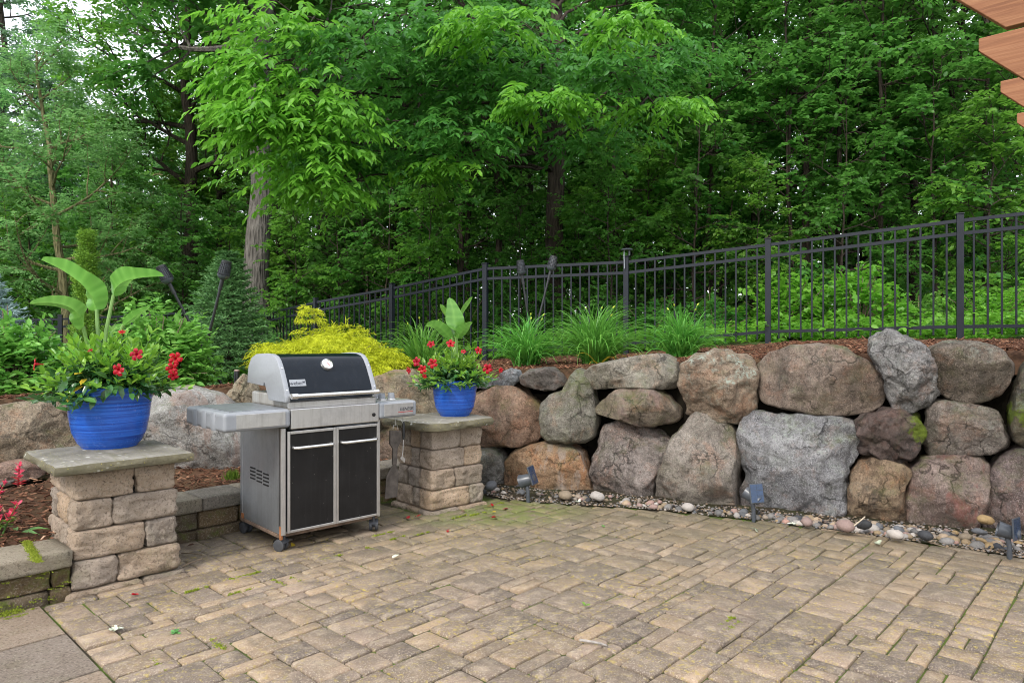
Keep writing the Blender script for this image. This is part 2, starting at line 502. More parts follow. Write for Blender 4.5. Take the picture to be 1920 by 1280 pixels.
def wood_mat():
    t = NT('cedar'); c = t.coord('Object', (1.1, 14, 22)); r = t.rand()
    c = t.vadd(c, t.comb(t.math('MULTIPLY', r, 5.), t.math('MULTIPLY', r, 9.), 0.))
    n = t.noise(c, 1.6, 6, .65, .8)
    col = t.ramp(n, (.28, (.170, .066, .028)), (.46, (.265, .112, .050)), (.62, (.320, .150, .072)), (.8, (.220, .085, .036)))
    kn = t.voro(t.coord('Object', (2.2, 5, 5)), 1.2)
    col = t.mix(t.ramp(kn, (.03, .8), (.09, 0)), col, (.10, .05, .03))
    f = t.noise(t.coord('Object', (5, 120, 120)), 1.6, 3, .6)
    col = t.mix(t.ramp(f, (.42, .35), (.6, 0)), col, (.18, .065, .03))
    t.bsdf(col, .6, normal=t.bump(f, .35, .002), spec=.3)
    return t.m
CEDAR = wood_mat()

def steel_mat(name, base, rough, dirt=.4, brush=(3, 3, 160)):
    t = NT(name); c = t.coord('Object')
    br = t.noise(t.coord('Object', brush), 1.5, 3, .6)
    d = t.noise(c, 9, 6, .7)
    drip = t.noise(t.coord('Object', (22, 22, 1.5)), 1.6, 5, .65)
    col = t.mix(t.math('MULTIPLY', t.ramp(d, (.45, 0), (.7, 1)), dirt), base, tuple(x * .45 for x in base))
    col = t.mix(t.math('MULTIPLY', t.ramp(drip, (.5, 0), (.72, 1)), dirt * .8), col, (.16, .145, .13))
    rg = t.math('ADD', t.math('MULTIPLY', d, .3), rough - .1)
    t.bsdf(col, rg, .85, t.bump(br, .12, .001))
    return t.m
STEEL = steel_mat('stainless', (.56, .55, .54), .33)
CHROME = steel_mat('chrome', (.72, .72, .72), .12, .12)
PANEL = steel_mat('grey_panel', (.40, .42, .44), .42, .30)
ALU = simple('cast_aluminium', (.300, .314, .335), .48, .25, var=.07, scale=60, bump=.05)
def grimy():
    t = NT('grimy_firebox'); c = t.coord('Object')
    dr = t.noise(t.coord('Object', (13, 13, 2)), 1.4, 6, .75)
    n = t.noise(c, 12, 6, .7)
    col = t.mix(t.ramp(dr, (.42, 0), (.72, .8)), (.36, .36, .345), (.14, .115, .09))
    col = t.mix(t.ramp(n, (.5, 0), (.7, .5)), col, (.30, .27, .23))
    t.bsdf(col, .6, .25)
    return t.m
GRIME = grimy()
PLASTIC = simple('grey_plastic', (.235, .248, .268), .5, var=.05, bump=.05)
def enamel(name, base, spots=.35, rough=.10):
    t = NT(name); c = t.coord('Object')
    sp = t.math('MULTIPLY', t.ramp(t.voro(c, 38), (.05, 1), (.085, 0)), t.ramp(t.noise(c, 7, 3), (.46, 0), (.56, 1)))
    n = t.noise(c, 7, 5, .6)
    drip = t.noise(t.coord('Object', (30, 30, 1.6)), 1.5, 5, .65)
    col = t.mix(t.ramp(n, (.45, 0), (.75, .35)), base, tuple(x * 1.9 + .006 for x in base))
    col = t.mix(t.ramp(drip, (.52, 0), (.72, .12 if spots else .1)), col, (.055, .052, .050))
    col = t.mix(t.math('MULTIPLY', sp, spots), col, (.26, .24, .21))
    t.bsdf(col, t.math('ADD', t.math('MULTIPLY', n, .16), rough), 0, spec=.22)
    return t.m
ENAMEL = enamel('lid_enamel', (.004, .007, .012), .0, .03)
DOORM = enamel('door_black', (.010, .0095, .0095), .8, .34)
BLACK = simple('black_metal', (.016, .017, .019), .42, var=.2)
FENCE_M = simple('fence_black', (.009, .012, .019), .40, spec=.3, var=.2, scale=8)
RUBBER = simple('caster_plastic', (.045, .048, .054), .5, var=.2)
TOOL = simple('weathered_tool', (.085, .072, .062), .6, .3, var=.45, scale=22, bump=.2)
RUST = simple('rust', (.30, .12, .045), .9, var=.4)
SHADE_BLACK = simple('shade_black', (.006, .006, .006), .9, var=.1)  # plain black; on the grill vents it paints the shade inside them
SOLAR = simple('solar_cell', (.035, .060, .115), .18, .2, var=.25, scale=80)
LAMPB = simple('lamp_body', (.060, .068, .080), .32, var=.15)
GLASSW = simple('gauge_face', (.70, .71, .72), .2, var=.05)
WHITE = simple('pale_paint', (.62, .64, .67), .5, var=.05)
INK = simple('badge_ink', (.03, .035, .045), .5, var=.1)
REDINK = simple('red_ink', (.35, .02, .02), .5, var=.1)

def pot_mat():
    t = NT('blue_glaze'); c = t.coord('Object')
    rings = t.noise(t.coord('Object', (1.2, 1.2, 75)), 1.6, 4, .65)
    col = t.mix(t.ramp(rings, (.35, 0), (.66, 1)), (.008, .046, .29), (.028, .145, .60))
    col = t.mix(t.ramp(t.noise(c, 18, 5, .7), (.62, 0), (.72, .5)), col, (.16, .24, .62))
    t.bsdf(col, t.math('ADD', t.math('MULTIPLY', t.noise(c, 14, 5, .7), .3), .1), normal=t.bump(rings, .5, .004), spec=.5, coat=.2)
    return t.m
POT = pot_mat()

# ------------------------------------------------------------------ the lie of the land
WALL_LINE = [(-9, 4.0), (-6, 4.4), (-3.6, 4.75), (-2.45, 5.12), (-1.55, 5.55), (-.9, 5.98), (-.3, 5.82), (.31, 5.62), (.93, 5.42), (1.39, 5.1),
             (2.0, 4.86), (2.46, 4.65), (2.83, 4.5), (3.14, 4.34), (3.7, 4.0), (4.8, 3.2), (7, 1.6)]
BED_Z = [.8, .82, .83, .86, .93, .97, .99, 1.0, 1.05, 1.09, 1.14, 1.17, 1.18, 1.19, 1.2, 1.22, 1.25]
FENCE_Z = [.55, .55, .60, .66, .74, .84, 1.00, 1.05, 1.10, 1.17, 1.25, 1.27, 1.27, 1.27, 1.27, 1.27, 1.27]
FAR_Z = [.35, .35, .35, .40, .45, .6, .8, 1.0, 1.15, 1.3, 1.4, 1.5, 1.5, 1.5, 1.5, 1.5, 1.5]
_pa = np.array([math.atan2(x, y) for x, y in WALL_LINE])
_pr = np.array([math.hypot(x, y) for x, y in WALL_LINE])

def wall_r(a): return float(np.interp(a, _pa, _pr))
def terrain(x, y):
    a = math.atan2(x, y); s = math.hypot(x, y) / wall_r(a)
    b, f, g = (float(np.interp(a, _pa, q)) for q in (BED_Z, FENCE_Z, FAR_Z))
    if s < 1.55: return b + (f - b) * max(0, (s - 1.08) / .47)
    return f + (g - f) * min(1, (s - 1.55) / 2.5)
def wall_xy(px):
    a = math.atan((px - 960) / F); r = wall_r(a)
    return Vector((r * math.sin(a), r * math.cos(a), 0))

def sheet(name, ss, mat, amp=.0, first_drop=False):
    angs = np.linspace(_pa[0], _pa[-1], 150)
    V = []; Fc = []
    for s_i, s in enumerate(ss):
        for a in angs:
            r = wall_r(a) * s
            x, y = r * math.sin(a), r * math.cos(a)
            z = terrain(x, y) + amp * mnoise.fractal(Vector((x * 1.7, y * 1.7, 0)), 1, 2, 4)
            if first_drop and s_i < 2: z = -.12 if s_i == 0 else z - .22
            if name == 'mulch_bed' and s_i == 0: z -= .16
            V.append((x, y, z))
    n = len(angs)
    for i in range(len(ss) - 1):
        for k in range(n - 1):
            Fc.append((i * n + k, i * n + k + 1, (i + 1) * n + k + 1, (i + 1) * n + k))
    return tag(link(name, mesh_np(name, V, Fc, mat)), kind='structure')

g = MB().raw([(-150, -20, -.16), (150, -20, -.16), (150, 260, -.16), (-150, 260, -.16)], [(0, 1, 2, 3)])
tag(g.build('ground', FLOOR), kind='structure')
sheet('shaded_bank', [1.082, 1.084], BANK_SHADE, .0, 1)
sheet('mulch_bed', [1.075, 1.115, 1.14, 1.18, 1.23, 1.28, 1.34, 1.4, 1.47, 1.55, 1.62], MULCH, .018)
sheet('forest_floor', [1.62, 1.75, 1.9, 2.2, 2.6, 3.2, 4, 5.5, 8, 12, 20], FLOOR, .05)

# local axes of the patio: PA runs away to the right, PB away to the left
PA = Vector((math.sin(R(43.2)), math.cos(R(43.2)), 0)); PB = Vector((-PA.y, PA.x, 0))
def pq(p, q, z=0): return PA * p + PB * q + Vector((0, 0, z))

# lower planting bed behind the low block wall
V = []; Fc = []
lo = [(-.9, 4.12), (.3, 4.12), (.9, 4.12), (1.1, 4.66), (1.6, 4.66), (2.2, 4.66), (2.8, 4.66), (3.3, 4.66), (3.7, 4.6)]
for i, (p, q) in enumerate(lo):
    a0 = pq(p, q)
    for k in range(9):
        f = k / 8
        x, y = a0.x * (1 + .28 * f), a0.y * (1 + .28 * f)
        V.append((x, y, .20 + .12 * f + .02 * mnoise.noise(Vector((x * 4, y * 4, 0)))))
for i in range(len(lo) - 1):
    for k in range(8): Fc.append((i * 9 + k, (i + 1) * 9 + k, (i + 1) * 9 + k + 1, i * 9 + k + 1))
tag(link('lower_bed', mesh_np('lower_bed', V, Fc, MULCH)), kind='structure')

# ------------------------------------------------------------------ patio of tumbled pavers
rng = random.Random(11)
patio = tag(MB().raw([pq(-1.5, -4.5, -.016), pq(5.4, -4.5, -.012), pq(5.4, 1.0, -.012), pq(4.95, 1.5, -.012), pq(4.75, 2.4, -.012), pq(4.4, 3.4, -.012), pq(4.3, 4.5, -.012), pq(-1.5, 4.5, -.012)],
            [tuple(range(8))]).build('patio', JOINT), kind='structure')
EDGE = [(-4.5, 5.22), (-1.2, 5.05), (-.2, 4.98), (.59, 4.92), (1.42, 4.81), (2.08, 4.66), (2.83, 4.40), (3.3, 4.12), (3.72, 3.93)]   # (q, far limit of p)
def far_p(q): return float(np.interp(q, [e[0] for e in EDGE], [e[1] for e in EDGE]))
U = .0725
def paver_mesh(a, b, k):
    """tumbled paver a x b units, rounded worn rim"""
    w, l, h = a * U - .0055, b * U - .0055, .05
    rr = random.Random(a * 100 + b * 10 + k)
    ring = []
    def outline(inset, z, jit):
        pts = []
        c = .007 + inset * .35
        x, y = w / 2 - inset, l / 2 - inset
        for sx, sy in ((1, 1), (-1, 1), (-1, -1), (1, -1)):
            seq = [(sx * x, sy * (y - c)), (sx * (x - c), sy * y)]
            if sx * sy < 0: seq.reverse()
            pts += seq
        return [Vector((px_ + rr.uniform(-jit, jit), py_ + rr.uniform(-jit, jit), z)) for px_, py_ in pts]
    loops = [outline(.0, -h, .0), outline(.0, -.010, .0012), outline(.003, -.003, .001), outline(.009, .0, .0012)]
    mb = MB(); vs = [p for l_ in loops for p in l_]
    fs = []
    for i in range(3):
        for q in range(8): fs.append((i * 8 + q, i * 8 + (q + 1) % 8, (i + 1) * 8 + (q + 1) % 8, (i + 1) * 8 + q))
    vs.append(Vector((0, 0, .0015 + rr.uniform(0, .0015))))
    for q in range(8): fs.append((24 + q, 24 + (q + 1) % 8, 32))
    me = mb.raw(vs, fs).mesh('paver', PAVER, smooth=True)
    at_ = me.attributes.new('big', 'FLOAT', 'POINT'); at_.data.foreach_set('value', [min(1.0, a * b / 12)] * len(me.vertices))
    return me
PMESH = {}
def get_paver(a, b):
    k = rng.randrange(3)
    if (a, b, k) not in PMESH: PMESH[a, b, k] = paver_mesh(a, b, k)
    return PMESH[a, b, k]

P0, Q0 = .835, 3.90 + 8 * U           # corner of the laid field
NP_, NQ_ = 62, 124
occ = np.zeros((NP_, NQ_), dtype=bool)
placed = []
def inside(i, j, a, b):
    for ii in (i, i + a):
        for jj in (j, j + b):
            p, q = P0 + ii * U, Q0 - jj * U
            if p > far_p(q) + .02: return False
            if q > 4.42 or (q > 3.88 and (p < 1.30 or p > 3.22)): return False
    return True
def free(i, j, a, b):
    return i + a <= NP_ and j + b <= NQ_ and not occ[i:i + a, j:j + b].any() and inside(i, j, a, b)
# bands of straight courses towards the right of the patio
j = 45
for wdt in (3, 2, 3, 2, 2, 3, 3):
    if j + wdt > NQ_: break
    i = 0
    while i < NP_:
        a = rng.choice((2, 2, 3, 3, 4) if wdt > 2 else (1, 1, 2, 2, 2))
        if i > 24 and rng.random() < .25: i += 2; continue
        if free(i, j, a, wdt):
            occ[i:i + a, j:j + wdt] = True; placed.append((i, j, a, wdt))
        i += a
    j += wdt
SIZES = [(3, 3), (2, 3), (3, 2), (2, 2), (2, 3), (3, 2), (2, 2), (3, 2), (2, 3), (2, 2)]
order = [(i, j) for i in range(NP_) for j in range(NQ_)]
order.sort(key=lambda t: t[0] + .5 * t[1] + rng.random() * 1.2)
for i, j in order:
    if occ[i, j]: continue
    cand = SIZES[:]; rng.shuffle(cand)
    if rng.random() < .35: cand = [(2, 2), (2, 3), (3, 2)] + cand
    if rng.random() < .13: cand = [(4, 3), (3, 4)] + cand
    for a, b in cand + [(2, 2), (1, 3), (3, 1), (2, 1), (1, 2), (1, 1)]:
        if free(i, j, a, b):
            occ[i:i + a, j:j + b] = True; placed.append((i, j, a, b)); break
PROT = math.atan2(PA.y, PA.x)
items = []
for i, j, a, b in placed:
    c = pq(P0 + (i + a / 2) * U, Q0 - (j + b / 2) * U)
    if c.y < 1.9: continue
    px, py = 960 + F * c.x / c.y, 640 + F * CAMH / c.y
    if px < -500 or px > 2900 or py > 1420: continue
    # nothing under the pillars or the low wall
    p, q = P0 + (i + a / 2) * U, Q0 - (j + b / 2) * U
    seen_ = -60 < px < 2010 and py < 1330
    items.append(((a * b) * U * U * CAMH / c.y ** 3 * (1 if seen_ else .001), c, a, b))
items.sort(key=lambda t: -t[0])
late = MB(); ltint = []; lbig = []
for n_, (ar, c, a, b) in enumerate(items):
    me = get_paver(a, b)
    z = rng.uniform(-.006, .005)
    M = Matrix.Translation(c + Vector((0, 0, z))) @ Matrix.Rotation(PROT + rng.gauss(0, .008), 4, 'Z') @ Matrix.Rotation(rng.gauss(0, .009), 4, 'X') @ Matrix.Rotation(rng.gauss(0, .009), 4, 'Y')
    if n_ < 300:
        o = link('paver', me, patio); o.matrix_local = M
    else:
        tn_ = rng.random(); ltint += [tn_] * len(me.vertices); lbig += [min(1.0, a * b / 12)] * len(me.vertices)
        late.raw([v.co for v in me.vertices], [tuple(f.vertices) for f in me.polygons], M)
if late.v:
    lo_ = tag(late.build('far_pavers', PAVER, patio, smooth=True), kind='stuff')
    for nm_, vals_ in (('tint', ltint), ('big', lbig)):
        at_ = lo_.data.attributes.new(nm_, 'FLOAT', 'POINT'); at_.data.foreach_set('value', vals_)
print('pavers', len(items))
# broad smooth slabs at the near left edge
SLAB = block_mat('smooth_slab', (.35, .265, .195), (.44, .345, .265), .1, .0)
for q0, q1 in ((3.84, 3.40), (3.39, 2.93), (2.92, 2.40)):
    mb = MB(); mb.box(-.55 / 2, -(q0 - q1) / 2 + .002, -.05, .55 / 2, (q0 - q1) / 2 - .002, .002)
    o = mb.build('slab', SLAB, patio, bevel=.004)
    o.location = pq(P0 - .012 - .275, (q0 + q1) / 2); o.rotation_euler = (0, 0, PROT)

# ------------------------------------------------------------------ split-face blocks
def rough_block(x0, y0, z0, x1, y1, z1, seed, amp=.012, faces=(1, 1, 1, 1), rnd=.016, cuts=6):
    """a pitched concrete block: pillowed, broken faces, worn arrises"""
    bm = bmesh.new()
    bmesh.ops.create_cube(bm, size=1)
    L = (x1 - x0, y1 - y0, z1 - z0)
    for v in bm.verts: v.co = Vector((v.co.x * L[0], v.co.y * L[1], v.co.z * L[2]))
    bmesh.ops.subdivide_edges(bm, edges=bm.edges[:], cuts=cuts, use_grid_fill=True)
    hx = Vector((L[0] / 2, L[1] / 2, L[2] / 2))
    for v in bm.verts:
        p = v.co.copy()
        q = Vector([max(-hx[i] + rnd, min(hx[i] - rnd, p[i])) for i in range(3)])
        d = p - q
        if d.length > 1e-6:
            nn = d.normalized()
            p = q + nn * rnd
            s = mnoise.fractal(Vector((p.x * 9 + seed * 5.1, p.y * 9 + seed * 2.7, p.z * 9)), 1, 2, 3)
            s2 = mnoise.noise(Vector((p.x * 34 + seed, p.y * 34, p.z * 34)))
            s3 = mnoise.noise(Vector((p.x * 75, p.y * 75 + seed, p.z * 75)))
            side = max(abs(nn.x), abs(nn.y))
            p += Vector((nn.x, nn.y, nn.z * .25)) * (amp * s + amp * .5 * s2 + amp * .35 * s3) * (side ** .5)
        v.co = p
    me = bpy.data.meshes.new('block')
    bm.to_mesh(me); bm.free()
    me.polygons.foreach_set('use_smooth', [True] * len(me.polygons))
    return me, Vector(((x0 + x1) / 2, (y0 + y1) / 2, (z0 + z1) / 2))

def pillar(corner, rot, wx, wy, label, cap_fn, seed, taper=.004):
    """corner = the corner nearest the camera; local x runs right/away, y runs left/away"""
    t = thing('stone_pillar', label, 'pillar', corner, rot)
    rr = random.Random(seed)
    zs = [-.08, .022, .166, .312, .458, .604]
    cen = Vector((wx / 2, wy / 2, 0))
    core = MB().box(.07, .07, -.05, wx - .07, wy - .07, .60)
    core.build('core', SHADE_BLACK, t)
    for k in range(5):
        z0, z1 = zs[k] + .001, zs[k + 1] - .001
        off = (.0 if k else -.022) + .0 * k
        ins = -.022 if k == 0 else taper * k
        s = (.62, .40, .66, .37, .58)[k] if seed == 1 else (.50, .72, .44, .64, .55)[k]
        X0, X1, Y0, Y1 = ins, wx - ins, ins, wy - ins
        dpt = .17
        # right-hand face (y = Y0), two blocks that run along x
        xs = X0 + (X1 - X0) * (s if k % 2 == 0 else s)
        bl = [(X0, Y0, xs, Y0 + dpt), (xs + .003, Y0, X1, Y0 + dpt)]
        # left-hand face (x = X0)
        ys = Y0 + dpt + .003 + (Y1 - Y0 - dpt) * (1 - s) * .9
        bl += [(X0, Y0 + dpt + .003, X0 + dpt, ys), (X0, ys + .003, X0 + dpt, Y1)]
        # hidden sides
        bl += [(X1 - dpt, Y0 + dpt + .003, X1, Y1), (X0 + dpt + .003, Y1 - dpt, X1 - dpt - .003, Y1)]
        for b_ in bl:
            if b_[3] - b_[1] < .03: continue
            me, c = rough_block(b_[0], b_[1], z0, b_[2], b_[3], z1, rr.uniform(0, 50), .018, rnd=.020, cuts=13)
            me.materials.append(BLOCK)
            o = link('block', me, t, c)
            o.rotation_euler = (0, 0, rr.gauss(0, .006))
    cap_fn(t)
    return t

def flag_cap(t, outline, z0, z1, seed, rnd=.012, amp=.008):
    """slab of natural stone with a broken edge"""
    n = len(outline); pts = []
    for i in range(n):
        a, b = Vector(outline[i]), Vector(outline[(i + 1) % n])
        m = max(2, int((b - a).length / .03))
        for k in range(m): pts.append(a.lerp(b, k / m))
    c = sum(pts, Vector((0, 0))) / len(pts)
    loops = []
    for ins, z in ((.03, z0), (.004, z0 + .006), (-.004, z0 + (z1 - z0) * .45), (.0, z1 - rnd), (rnd * .45, z1 - .003), (rnd * 1.6, z1), (.10, z1 + .001)):
        lp = []
        for p in pts:
            d = (p - c); L = d.length
            w = mnoise.fractal(Vector((p.x * 12 + seed, p.y * 12, z * 30)), 1, 2, 3) * amp
            lp.append(Vector((p.x - d.x / L * (ins + w), p.y - d.y / L * (ins + w), z + (mnoise.noise(Vector((p.x * 7, p.y * 7, seed))) * .004 if z > z0 + .02 else 0))))
        loops.append(lp)
    m = len(pts); mb = MB(); vs = [p for l in loops for p in l]; fs = []
    for i in range(len(loops) - 1):
        for k in range(m): fs.append((i * m + k, i * m + (k + 1) % m, (i + 1) * m + (k + 1) % m, (i + 1) * m + k))
    fs.append(list(range(m))[::-1]); fs.append([(len(loops) - 1) * m + k for k in range(m)])
    return mb.raw(vs, fs).build('cap_stone', FLAG, t, smooth=True)

PIL1 = Vector((-2.15, 3.335, 0)); PR1 = R(44.5)
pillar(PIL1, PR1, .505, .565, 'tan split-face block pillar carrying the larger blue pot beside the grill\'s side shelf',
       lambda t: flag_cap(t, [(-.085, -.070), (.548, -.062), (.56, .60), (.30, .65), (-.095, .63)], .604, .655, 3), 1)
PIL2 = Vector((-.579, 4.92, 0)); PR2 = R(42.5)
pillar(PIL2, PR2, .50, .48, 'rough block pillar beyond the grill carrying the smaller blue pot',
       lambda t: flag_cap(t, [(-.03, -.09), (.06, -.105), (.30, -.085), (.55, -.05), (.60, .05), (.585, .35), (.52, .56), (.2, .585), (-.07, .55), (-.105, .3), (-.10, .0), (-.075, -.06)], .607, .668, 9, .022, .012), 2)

def low_wall(p0, p1, label, seed, joints, ztop=.255, q=3.87):
    t = thing('block_wall', label, 'wall', pq(p0, q), PROT)
    rr = random.Random(seed); L = p1 - p0
    x = 0.0
    for w_ in joints:
        x1 = min(L, x + w_)
        me, c = rough_block(x + .002, -.025, ztop - .085, x1 - .002, .29, ztop, rr.uniform(0, 90), .006, rnd=.009); me.materials.append(CAPB)
        link('cap_stone', me, t, c)
        x = x1
        if x >= L - .01: break
    for k, (z0, z1) in enumerate(((-.10, .052), (.054, ztop - .087))):
        x = -(.12 if k else .27)
        while x < L - .02:
            w_ = rr.choice((.2, .27, .27, .34))
            a, b = max(0, x), min(L, x + w_)
            if b - a > .03:
                me, c = rough_block(a + .0015, .0 if k else -.012, z0, b - .0015, .22, z1, rr.uniform(0, 90), .014, cuts=8); me.materials.append(WALLB)
                link('block', me, t, c)
            x += w_
    return t
low_wall(1.25, 3.62, 'low damp block wall with flat coping running behind the grill cart', 5, (.30, .27, .30, .28, .3, .3, .3, .3, .3), .255, 4.43)
low_wall(-.75, .965, 'low mossy block wall with flat coping that butts against the larger pot\'s pillar', 6, (.43, .43, .43, .5), .235)

# ------------------------------------------------------------------ boulder wall
def ray_plane(px, py, Q, n):
    d = Vector(((px - 960) / F, 1.0, -(py - 640) / F))
    C = Vector((0, 0, CAMH))
    return C + d * ((Q - C).dot(n) / d.dot(n))

def conv(pts, ox, oy, k): return [(ox + x / k, oy + y / k) for x, y in pts]
VR = (1380, 620, 1646 / 540.0)
VL = (880, 560, 1513 / 520.0)

def boulder(label, outline, mat, depth=.30, back=0.0, batter=.10, e=.55, amp=.018, chips=6, seed=1, chip_lo=.78):
    cx = sum(p[0] for p in outline) / len(outline); cy = sum(p[1] for p in outline) / len(outline)
    base = wall_xy(cx)
    tx = wall_xy(cx + 60) - wall_xy(cx - 60); tx.normalize()
    n = Vector((tx.y, -tx.x, 0))
    if n.y > 0: n = -n
    n = (n + Vector((-base.x, -base.y, 0)).normalized() * .5).normalized()
    tx = Vector((-n.y, n.x, 0))
    if tx.x < 0: tx = -tx
    zc = CAMH - (cy - 640) / F * base.y
    mx_ = cx, cy
    outline = [(cx + (px_ - cx) * 1.035, cy + (py_ - cy) * 1.035) for px_, py_ in outline]
    e *= .86
    Q = base - n * (depth * .8 + back + batter * max(0, zc))
    pts = [ray_plane(px, py, Q, n) for px, py in outline]
    C = sum(pts, Vector()) / len(pts)
    P2 = [((p - C).dot(tx), p.z - C.z) for p in pts]
    NT_, NP2 = 120, 46
    rad = []
    m = len(P2)
    for k in range(NT_):
        th = 2 * math.pi * k / NT_
        dx, dy = math.cos(th), math.sin(th); best = .05
        for i in range(m):
            ax, ay = P2[i]; bx, by = P2[(i + 1) % m]
            ex, ey = bx - ax, by - ay
            den = dx * ey - dy * ex
            if abs(den) < 1e-9: continue
            t_ = (ax * ey - ay * ex) / den; u = (ax * dy - ay * dx) / den
            if t_ > 0 and -1e-6 <= u <= 1 + 1e-6: best = max(best, t_)
        rad.append(best)
    rad = [(rad[(k - 1) % NT_] + 2 * rad[k] + rad[(k + 1) % NT_]) / 4 for k in range(NT_)]
    rr = random.Random(seed * 77 + 5)
    V = []
    for i in range(NP2 + 1):
        ph = -math.pi / 2 + math.pi * i / NP2
        c_ = max(0.0, math.cos(ph)) ** e
        w_ = math.copysign(abs(math.sin(ph)) ** (e + .25), math.sin(ph)) * depth
        for k in range(NT_):
            th = 2 * math.pi * k / NT_
            V.append(Vector((rad[k] * c_ * math.cos(th), w_, rad[k] * c_ * math.sin(th))))
    # broken facets
    for _ in range(chips + 4):
        nn = Vector((rr.uniform(-.75, .75), 1.0, rr.uniform(-.75, .75))).normalized()
        mx = max(v.dot(nn) for v in V)
        d0 = mx * rr.uniform(chip_lo - .06, .94)
        for v in V:
            ex = v.dot(nn) - d0
            if ex > 0: v -= nn * ex * .86
    size = max(rad)
    off = Vector((seed * 3.7, seed * 1.3, seed * 2.1))
    out = []
    for v in V:
        u = Vector((v.x, v.y * .9, v.z))
        s = mnoise.fractal(u * 3.2 + off, 1, 2, 4) * amp * 1.5 + mnoise.ridged_multi_fractal(u * 4.2 + off, .9, 2.1, 5, 1.0, 2.0) * amp * .8 - amp * .8
        cr = mnoise.voronoi(u * 4.5 + off)[0]; s += min(.35, cr[1] - cr[0]) * amp * 1.6 - amp * .5
        s += mnoise.noise(u * 16 + off) * amp * .40 + mnoise.noise(u * 34 + off) * amp * .20
        dn = Vector((v.x / size, v.y / depth * 1.2, v.z / size))
        if dn.length > 0: dn.normalize()
        p = v + dn * s
        out.append(tx * p.x + n * p.y + Vector((0, 0, p.z)))
    Fc = []
    for i in range(NP2):
        for k in range(NT_):
            k2 = (k + 1) % NT_
            Fc.append((i * NT_ + k, i * NT_ + k2, (i + 1) * NT_ + k2, (i + 1) * NT_ + k))
    A_ = np.array(out); Fa = np.array(Fc)
    # handedness
    me = mesh_np('boulder', A_, Fa, mat)
    bm = bmesh.new(); bm.from_mesh(me); bmesh.ops.remove_doubles(bm, verts=bm.verts, dist=.0005); bmesh.ops.recalc_face_normals(bm, faces=bm.faces); bm.to_mesh(me); bm.free()
    me.polygons.foreach_set('use_smooth', [True] * len(me.polygons))
    o = link('boulder', me, None, C)
    return tag(o, label, 'boulder', 'boulders of the dry stone retaining wall')

gr = granite
boulder('big square blue-grey granite boulder, widest in the bottom course', conv([(25,540),(60,490),(130,465),(300,462),(530,490),(640,520),(700,570),(712,620),(690,690),(665,760),(655,850),(640,960),(625,1085),(400,1085),(250,1080),(90,1075),(12,1050),(18,920),(55,830),(30,700)], *VR),
        gr('granite_bluegrey', (.155, .155, .17), (.34, .34, .35), .8, .15, .5, .35, seed=1), .30, e=.42, amp=.026, chips=9, seed=1)
boulder('long pinkish brown oval boulder in the top course, widest boulder up there', conv([(113,250),(130,190),(200,125),(320,85),(470,75),(620,105),(740,160),(800,220),(830,300),(848,370),(830,430),(760,465),(600,478),(430,468),(280,442),(160,405),(125,330)], *VR),
        gr('granite_pinkbrown', (.16, .115, .085), (.31, .235, .185), .6, .3, .15, .5, seed=2), .32, e=.6, amp=.012, chips=4, seed=2)
boulder('upright pale grey craggy boulder poking above its neighbours in the top course', conv([(765,60),(785,22),(840,8),(930,25),(1010,60),(1070,100),(1110,170),(1140,260),(1135,340),(1100,400),(1040,440),(960,458),(900,445),(870,385),(850,330),(835,270),(800,190),(770,120)], *VR),
        gr('granite_palegrey', (.23, .22, .21), (.42, .40, .39), .6, .12, .3, .15, rough_b=1.8, seed=3), .26, back=-.06, e=.5, amp=.030, chips=8, seed=3)
boulder('round speckled brown boulder in the top course just under the tallest fence post', conv([(1085,110),(1180,72),(1330,65),(1450,75),(1530,110),(1580,180),(1582,250),(1550,310),(1500,370),(1400,408),(1310,408),(1220,382),(1150,345),(1120,270),(1095,180)], *VR),
        gr('granite_brown', (.13, .10, .072), (.25, .20, .155), .7, .35, .3, .35, seed=4), .33, e=.62, amp=.012, chips=3, seed=4)
boulder('dark craggy boulder with a bright moss patch on its shoulder', conv([(688,520),(735,480),(830,460),(950,460),(1042,470),(1064,520),(1058,590),(1032,660),(1000,712),(940,738),(850,728),(760,712),(712,690),(703,620)], *VR),
        gr('granite_darkmoss', (.085, .065, .058), (.21, .145, .125), .4, .25, .1, .5, rough_b=1.8, seed=5, patch=(.14, .08, .15)), .26, e=.5, amp=.034, chips=8, seed=5)
boulder('grey-brown wedge boulder resting on the red streaked one', conv([(1078,450),(1130,400),(1200,390),(1280,405),(1370,420),(1470,460),(1532,520),(1552,600),(1545,655),(1480,684),(1350,694),(1200,706),(1090,704),(1072,640),(1068,540)], *VR),
        gr('granite_greybrown', (.18, .145, .12), (.34, .29, .25), .6, .3, .3, .35, seed=6), .28, e=.5, amp=.020, chips=7, seed=6)
boulder('narrow rusty brown boulder standing in the bottom course under the mossy dark one', conv([(695,745),(760,718),(860,735),(940,750),(990,785),(1000,812),(962,860),(950,950),(955,1050),(948,1130),(850,1135),(740,1130),(650,1110),(622,1095),(648,960),(663,850),(678,790)], *VR),
        gr('granite_rusty', (.19, .115, .065), (.35, .25, .155), .6, .25, .1, .65, seed=7), .27, e=.45, amp=.022, chips=8, seed=7)
boulder('broad boulder with red streaks and a green tinge in the bottom course', conv([(985,770),(1060,715),(1180,703),(1330,693),(1395,720),(1434,760),(1444,830),(1428,920),(1394,1020),(1372,1090),(1322,1150),(1200,1165),(1060,1145),(955,1115),(948,980),(953,900),(975,830)], *VR),
        gr('granite_redstreak', (.20, .13, .105), (.38, .29, .25), .6, .4, .1, .35, vein=(.36, .13, .10), seed=8), .32, e=.55, amp=.016, chips=6, seed=8)
